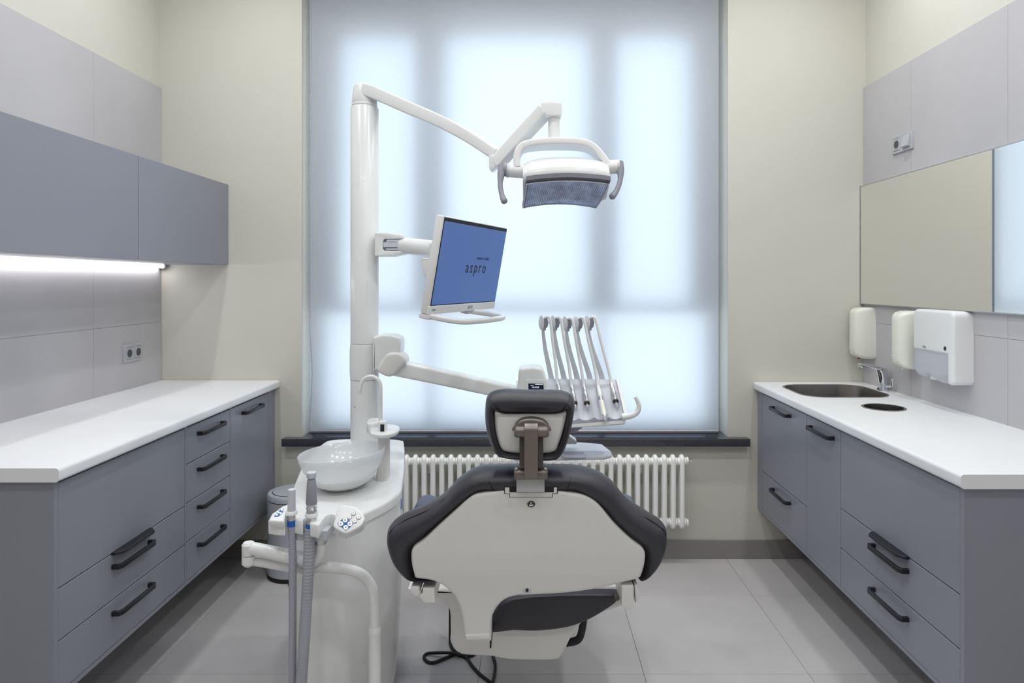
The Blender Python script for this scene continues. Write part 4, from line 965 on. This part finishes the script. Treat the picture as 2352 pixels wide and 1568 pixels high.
# hose arms and instruments
whips = [((1266, 871), (1246, 752), (1255, 728), (1282, 884)), ((1295, 871), (1272, 752), (1280, 729), (1314, 891)), ((1325, 871), (1300, 754), (1307, 731), (1342, 891)), ((1354, 871), (1325, 754), (1333, 729), (1375, 893)), ((1382, 871), (1351, 752), (1360, 728), (1406, 886))]
ends = [(1291, 925), (1322, 938), (1350, 938), (1391, 967), (1417, 934)]
WY = 2.52
labels = ['first handpiece from the left on the console, mostly hidden by the headrest', 'slim silver handpiece just right of the headrest edge', 'middle silver handpiece lying in the console holder', 'white pen shaped handpiece reaching over the console edge', 'silver handpiece at the right end of the console']
def panel_u(px, py):   # rough v on the panel for a picture height
    return (py-870)/90
for k, ((bx_, by_), (tx_, ty_), (hx_, hy_), (sx_, sy_)) in enumerate(whips):
    pts = catmull([P(bx_+2, by_+6, WY-.005), P(bx_-2, by_-14, WY), P(bx_+(tx_-bx_)*.62-.5, by_+(ty_-by_)*.55, WY+.003), P(tx_+2, ty_+16, WY+.004), P(tx_+1, ty_-6, WY+.003)], 5)
    bm = bmesh.new(); sweep(bm, pts, lambda t: .022-.013*t, .010, .003, up=(0, 1, 0)) ; finish('hose_arm', bm, hosearm, dv, smooth=40)
    c = P(tx_+1, ty_-11, WY)
    Mx = Matrix.Rotation(math.radians(-28), 3, 'Z')
    bm = bmesh.new(); lathe(bm, [(.006, -.003), (.019, -.0015), (.022, 0), (.019, .0015), (.006, .003)], (0, 0, 0), 24, 'X', M=Matrix.Rotation(math.radians(27), 3, 'Z') @ Matrix.Diagonal((1, 1.0, 1.25)))
    bmesh.ops.translate(bm, vec=c-Vector((.006, 0, 0)), verts=bm.verts); finish('pulley', bm, white, dv, smooth=60)
    for dx, hh in ((5, 17), (9, 13)):
        q0 = P(tx_+dx, ty_-22, WY-.012); q1 = P(tx_+dx+1, ty_-22+hh*1.7, WY-.012)
        bm = bmesh.new(); tube(bm, [q0, q0.lerp(q1, .5)+Vector((.002, 0, 0)), q1], [.003, .0058, .002], 10); finish('clip', bm, grey_md, dv, smooth=60)
    # instrument
    vv = lambda y: P(0, 0, 1)
    def on_panel(px, py, lift=.006):
        Yq = TY1+(TY0-TY1)*max(0, min(1.2, (py-870)/88)); return P(px, py, Yq-lift*1.0)
    h = thing('dental_handpiece', labels[k], 'handpiece', on_panel(sx_, sy_), 'instruments on the console')
    S0 = on_panel(sx_, sy_, .012); E0 = on_panel(*ends[k], .008)
    ax = (E0-S0).normalized(); Ln = (E0-S0).length
    hose = catmull([P(hx_-4, hy_+14, WY-.004), P(hx_-2, hy_+3, WY-.008), P(hx_+3, hy_-0, WY-.014), P(hx_+9, hy_+8, WY-.018), P(hx_+9+(sx_-hx_-9)*.30, hy_+55, WY-.028), P(hx_+9+(sx_-hx_-9)*.68, hy_+108, WY-.034), S0-ax*.02, S0+ax*.004], 6)
    bm = bmesh.new(); tube(bm, hose, .0056, 12); finish('hose', bm, white_b, h, smooth=60)
    def part(prof, m, nm):
        bm = bmesh.new(); pts = [S0+ax*t for t, _ in prof]; tube(bm, pts, [r for _, r in prof], 18); return finish(nm, bm, m, h, smooth=40)
    if k != 3:
        part([(-.004, .0062), (.0, .0068), (.018, .0072), (.019, .0060)], slv, 'coupling')
        part([(.019, .0076), (.022, .0082), (Ln*.45, .0088), (Ln*.70, .0080), (Ln*.72, .0060)], slv, 'sleeve')
        part([(Ln*.70, .0100), (Ln*.71, .0108), (Ln*.77, .0108), (Ln*.78, .009)], darkst, 'collar')
        part([(Ln*.78, .0045), (Ln*.88, .0048), (Ln*.885, .0058), (Ln*.95, .0058), (Ln*.955, .0042), (Ln, .0042)], slv, 'nozzle')
    else:
        part([(-.01, .0064), (.0, .0076), (.035, .0086), (.036, .0070)], white, 'cable_boot')
        part([(.036, .0082), (.038, .0088), (.052, .0088), (.054, .0080)], slv, 'ring')
        part([(.054, .0082), (.058, .0086), (Ln*.55, .0088), (Ln*.80, .0096), (Ln*.82, .0088)], cream, 'grip')
        part([(Ln*.82, .0098), (Ln*.84, .0102), (Ln*.88, .0088), (Ln*.96, .0060), (Ln, .0050)], slv, 'tip')
# instrument tray below
tr = thing('instrument_tray', 'pale grey flat instrument tray behind the chair back, below the console', 'tray', (.2, 2.45, .74))
zt_ = .768
def ontab(x, y, z=zt_): Y = (CH-z)*F/(y-PY); return ((x-PX)*Y/F, Y)
poly = fillet([ontab(1180, 1052), ontab(1388, 1049), ontab(1406, 1044), ontab(1404, 1036), ontab(1382, 1019), ontab(1330, 1015), ontab(1180, 1015)], .012, 5)
bm = bmesh.new(); slab(bm, poly, zt_-.012, zt_, FXY, .004, .003, 3); finish('plate', bm, grey_pl, tr, smooth=50)
bm = bmesh.new(); slab(bm, fillet([ontab(1195, 1047), ontab(1376, 1044), ontab(1388, 1040), ontab(1370, 1022), ontab(1195, 1020)], .01, 4), zt_-.0005, zt_+.0015, FXY, 0, .001, 1); finish('inner_mat', bm, grey_pl, tr)
bm = bmesh.new(); c = P(1310, 1012, 2.50); slab(bm, fillet(pxpoly([(1270,1003),(1308,1003),(1325,1014),(1325,1020),(1270,1020)], 2.5), .003), 2.50, 2.56, FXZ, .003, .003, 2); finish('tray_carrier', bm, white2, tr)
bm = bmesh.new(); tube(bm, [(P(1290, 0, 2.53).x, 2.53, zt_-.01), (P(1290, 0, 2.53).x, 2.53, .90)], .012, 14); finish('carrier_post', bm, white2, tr)
a = P(1295, 1054, 2.36); b = P(1345, 1050, 2.36); finish('under_rail', B(a.x, b.x, 2.36, 2.44, a.z-.0, b.z, r=.001, seg=1), grey_md, tr)

# ------------------------------------------------------------------ assistant's holder, suction hoses
ah = thing('suction_holder', 'white suction holder with button pads on a bent tube arm, in front of the unit', 'instrument holder', (-.5, 1.8, .3))
pz_ = .772
hpoly = [(616,1196),(625,1179),(652,1162),(668,1153),(700,1150),(760,1152),(791,1157),(806,1166),(816,1176),(818,1188),(810,1198),(793,1208),(776,1203),(769,1196),(770,1188),(768,1181),(758,1180),(748,1184),(738,1196),(732,1206),(712,1202),(712,1192),(706,1186),(698,1190),(696,1199),(671,1194),(670,1184),(663,1180),(656,1184),(655,1200),(640,1200)]
hw = fillet([(*ontab(x, y, pz_), .02 if y < 1176 else .0028) for x, y in hpoly], .0025, 3)
bm = bmesh.new(); slab(bm, hw, pz_-.034, pz_, FXY, .002, .0022, 2); finish('holder_plate', bm, white, ah, smooth=50)
def flat_disc(x, y, r, z0, z1, m, nm, parent, sq=None):
    c = ontab(x, y, z0); bm = bmesh.new(); slab(bm, [(c[0]+r*math.cos(2*PI*k/20), c[1]+r*math.sin(2*PI*k/20)) for k in range(20)], z0, z1, FXY, 0, .0006, 1); return finish(nm, bm, m, parent)
# tilted button panel on the right wing, smaller one on the left wing
def tilt(Ya, Yb_, ya, yb):
    A = P(0, ya, Ya); Bq = P(0, yb, Yb_); d = Vector((0, Bq.y-A.y, Bq.z-A.z)).normalized(); n = Vector((0, -d.z, d.y))
    def f(u, v, w):
        px_, py_ = 760+u*890, 1230-v*890; t = (py_-ya)/(yb-ya); return P(px_, py_, Ya+(Yb_-Ya)*t)+n*w
    return f
K = lambda pts: [((x-760)/890, (1230-y)/890) for x, y in pts]
fr_ = tilt(1.715, 1.765, 1226, 1158)
bm = bmesh.new(); slab(bm, fillet([(*q_, .012) for q_ in K([(769,1192),(763,1209),(793,1227),(830,1208),(839,1190),(830,1174),(813,1162),(790,1158),(776,1166),(770,1180)])], .01, 4), -.032, 0, fr_, .002, .004, 3); cp = finish('button_panel', bm, white, ah, smooth=50)
bm = bmesh.new(); slab(bm, fillet([(*q_, .004) for q_ in K([(774,1202),(792,1186.5),(812.5,1202.5),(795,1219)])], .004, 3), -.0005, .0007, fr_); finish('button_pad', bm, blue, cp)
def btn(f, x, y, r, w0, w1, m, nm, parent):
    u0, v0 = K([(x, y)])[0]; bm = bmesh.new(); slab(bm, [(u0+r*math.cos(2*PI*k/20), v0+r*math.sin(2*PI*k/20)) for k in range(20)], w0, w1, f, 0, .0005, 1); return finish(nm, bm, m, parent)
for x, y in ((793,1194.5),(783.3,1202.8),(804,1203.3),(794.5,1211.5)):
    btn(fr_, x, y, .0064, 0, .0026, white_b, 'button', cp); btn(fr_, x, y, .0022, .0024, .0029, inkg, 'button_symbol', cp)
for x, y in ((812,1178.5),(802.5,1187),(824,1187.5),(815,1196)):
    btn(fr_, x, y, .0064, 0, .0012, grey_md, 'button_ring', cp); btn(fr_, x, y, .0055, 0, .0026, white_b, 'button', cp); btn(fr_, x, y, .0016, .0024, .0029, inkg, 'button_symbol', cp)
fl_ = tilt(1.745, 1.80, 1198, 1160)
bm = bmesh.new(); slab(bm, fillet([(*q_, .004) for q_ in K([(617,1197),(626,1180),(650,1162),(663,1160),(655,1185),(652,1199)])], .004, 3), -.020, .002, fl_, .002, .003, 2); cl_ = finish('button_panel', bm, white, ah, smooth=50)
bm = bmesh.new(); slab(bm, fillet([(*q_, .003) for q_ in K([(629,1188),(640,1174),(652,1168),(650,1178),(640,1188)])], .003, 2), .0015, .0027, fl_); finish('button_pad', bm, blue, cl_)
for x, y in ((636,1184),(640,1178.5),(645,1180.5),(648,1173)): btn(fl_, x, y, .0030, .002, .0042, white_b, 'button', cl_)
HYs = 1.80
bm = bmesh.new(); slab(bm, fillet(pxpoly([(676,1212),(757,1212),(757,1234),(735,1238),(676,1234)], HYs), .003), HYs-.02, HYs+.05, FXZ, .003, .003, 2); finish('mounting_block', bm, grey_pl, ah)
finish('swivel_collar', lathe(bmesh.new(), [(.018, P(0, 1246, HYs).z), (.019, P(0, 1244, HYs).z), (.019, P(0, 1222, HYs).z)], (P(735, 0, HYs).x, HYs, 0), 24), alu, ah)
bm = bmesh.new(); tube(bm, catmull([P(736, 1238, HYs), P(736, 1262, HYs), P(729, 1280, HYs), P(714, 1291, HYs), P(700, 1290, HYs)], 5), .0155, 16); finish('support_bend', bm, white, ah, smooth=60)
bm = bmesh.new(); tube(bm, [P(722, 1290, HYs), P(690, 1283, HYs), P(576, 1258, HYs+.02)], [.019, .019, .0165], 20); finish('upper_tube', bm, white, ah, smooth=60)
bm = bmesh.new(); tube(bm, [P(578, 1287, HYs+.03), P(690, 1303, HYs+.02), P(720, 1304, HYs+.015)], [.0125, .016, .018], 20); finish('lower_tube', bm, white, ah, smooth=60)
a = P(571, 1248, HYs+.02); b = P(571, 1274, HYs+.02); c = P(571, 1298, HYs+.02)
finish('joint_head', lathe(bmesh.new(), [(.0165, b.z+.001), (.0175, b.z+.004), (.0175, a.z-.002), (.013, a.z+.004), (.004, a.z+.006)], (a.x, HYs+.02, 0), 28), white, ah)
finish('joint_foot', lathe(bmesh.new(), [(.006, c.z-.004), (.013, c.z), (.0175, c.z+.006), (.0175, b.z-.001)], (a.x, HYs+.02, 0), 28), white, ah)
PYs = 1.86
bm = bmesh.new(); tube(bm, catmull([P(700, 1303, HYs+.015), P(740, 1302, HYs+.02), P(790, 1306, HYs+.035), P(825, 1316, 1.85), P(846, 1335, PYs), P(858, 1362, PYs), P(861, 1400, PYs), P(861, 1446, PYs)], 5), .0145, 20); finish('bent_tube', bm, white, ah, smooth=60)
a = P(861, 1440, PYs)
finish('post_collar', lathe(bmesh.new(), [(.0155, -.018), (.0175, -.016), (.0175, -.006), (.0150, .002)], (a.x, PYs, a.z), 24), white, ah)
finish('lower_post', lathe(bmesh.new(), [(.018, 0.02), (.0165, .03), (.0165, a.z-.016)], (a.x, PYs, 0), 24), white, ah)
bm = bmesh.new(); sweep(bm, [(a.x, PYs, .03), (a.x-.02, PYs+.10, .03), (a.x-.04, PYs+.22, .03)], .05, .04, .01); finish('foot_bracket', bm, white, ah)
def suction(label, sx0, sy0, top, hw_, prof, hose_r, hpts, nrib):
    Ys = 1.775
    s_ = thing('suction_handpiece', label, 'suction tube', P(sx0, sy0, Ys), 'suction handpieces in the holder')
    x = P(sx0, 0, Ys).x
    for nm, m, pr_ in prof:
        finish(nm, lathe(bmesh.new(), [(r, P(0, y, Ys).z) for r, y in pr_][::-1], (x, Ys, 0), 28), m, s_, smooth=40)
    pts = catmull(hpts, 60)
    # corrugated: radius pulses along the length
    tot = 0; rr_ = []; last = pts[0]; acc = [0]
    for p in pts[1:]: tot += (p-last).length; acc.append(tot); last = p
    bm = bmesh.new(); tube(bm, pts, [hose_r*(1+.045*math.sin(2*PI*d/nrib)) for d in acc], 16); finish('hose', bm, hose_m, s_, smooth=80)
    return s_
Ys = 1.775
suction('thin grey saliva ejector, left of the two suction tubes in the holder', 670, 1172, 1122, 16,
  [('nozzle', grey_pl, [(.006, 1122), (.0098, 1123.5), (.0102, 1126), (.0100, 1150), (.0108, 1172), (.0108, 1174)]), ('collar', white, [(.012, 1172), (.0150, 1175), (.0155, 1180), (.012, 1182)]), ('metal_ring', slv, [(.0105, 1181), (.0105, 1195)]), ('blue_band', blue, [(.0112, 1194), (.0112, 1207)])],
  .0098, [P(670, 1206, Ys), P(672, 1290, Ys), P(672, 1420, Ys), P(672, 1568, Ys), Vector((P(672, 0, Ys).x, Ys, .20)), Vector((P(675, 0, Ys).x, Ys+.05, .08)), Vector((P(675, 0, Ys).x, Ys+.16, .05)), Vector((P(675, 0, Ys).x+.02, Ys+.34, .08))], .0062)
suction('thick grey suction tube with ribbed hose, right of the saliva ejector', 715.5, 1172, 1083, 24,
  [('cap', grey_pl, [(.010, 1083), (.0122, 1084.5), (.0125, 1095), (.0112, 1097)]), ('neck', grey_md, [(.0095, 1096), (.0095, 1102)]), ('nozzle', grey_md, [(.0098, 1101), (.0115, 1103), (.0135, 1135), (.0150, 1154), (.0140, 1156)]), ('metal_bellows', slv, [(.0140, 1156), (.0142, 1160), (.0128, 1163), (.0145, 1166), (.0128, 1170), (.0145, 1174), (.013, 1178)]), ('collar', white, [(.0145, 1177), (.0165, 1180), (.0165, 1185), (.013, 1188)]), ('metal_ring', slv, [(.0132, 1186), (.0132, 1203)]), ('blue_band', blue, [(.0140, 1201), (.0140, 1214)])],
  .0143, [P(712, 1212, Ys), P(709, 1290, Ys-.005), P(703, 1400, Ys-.01), P(692, 1568, Ys-.015), Vector((P(684, 0, Ys).x, Ys-.01, .22)), Vector((P(682, 0, Ys).x, Ys+.05, .09)), Vector((P(690, 0, Ys).x, Ys+.17, .06)), Vector((P(695, 0, Ys).x+.02, Ys+.36, .08))], .0088)
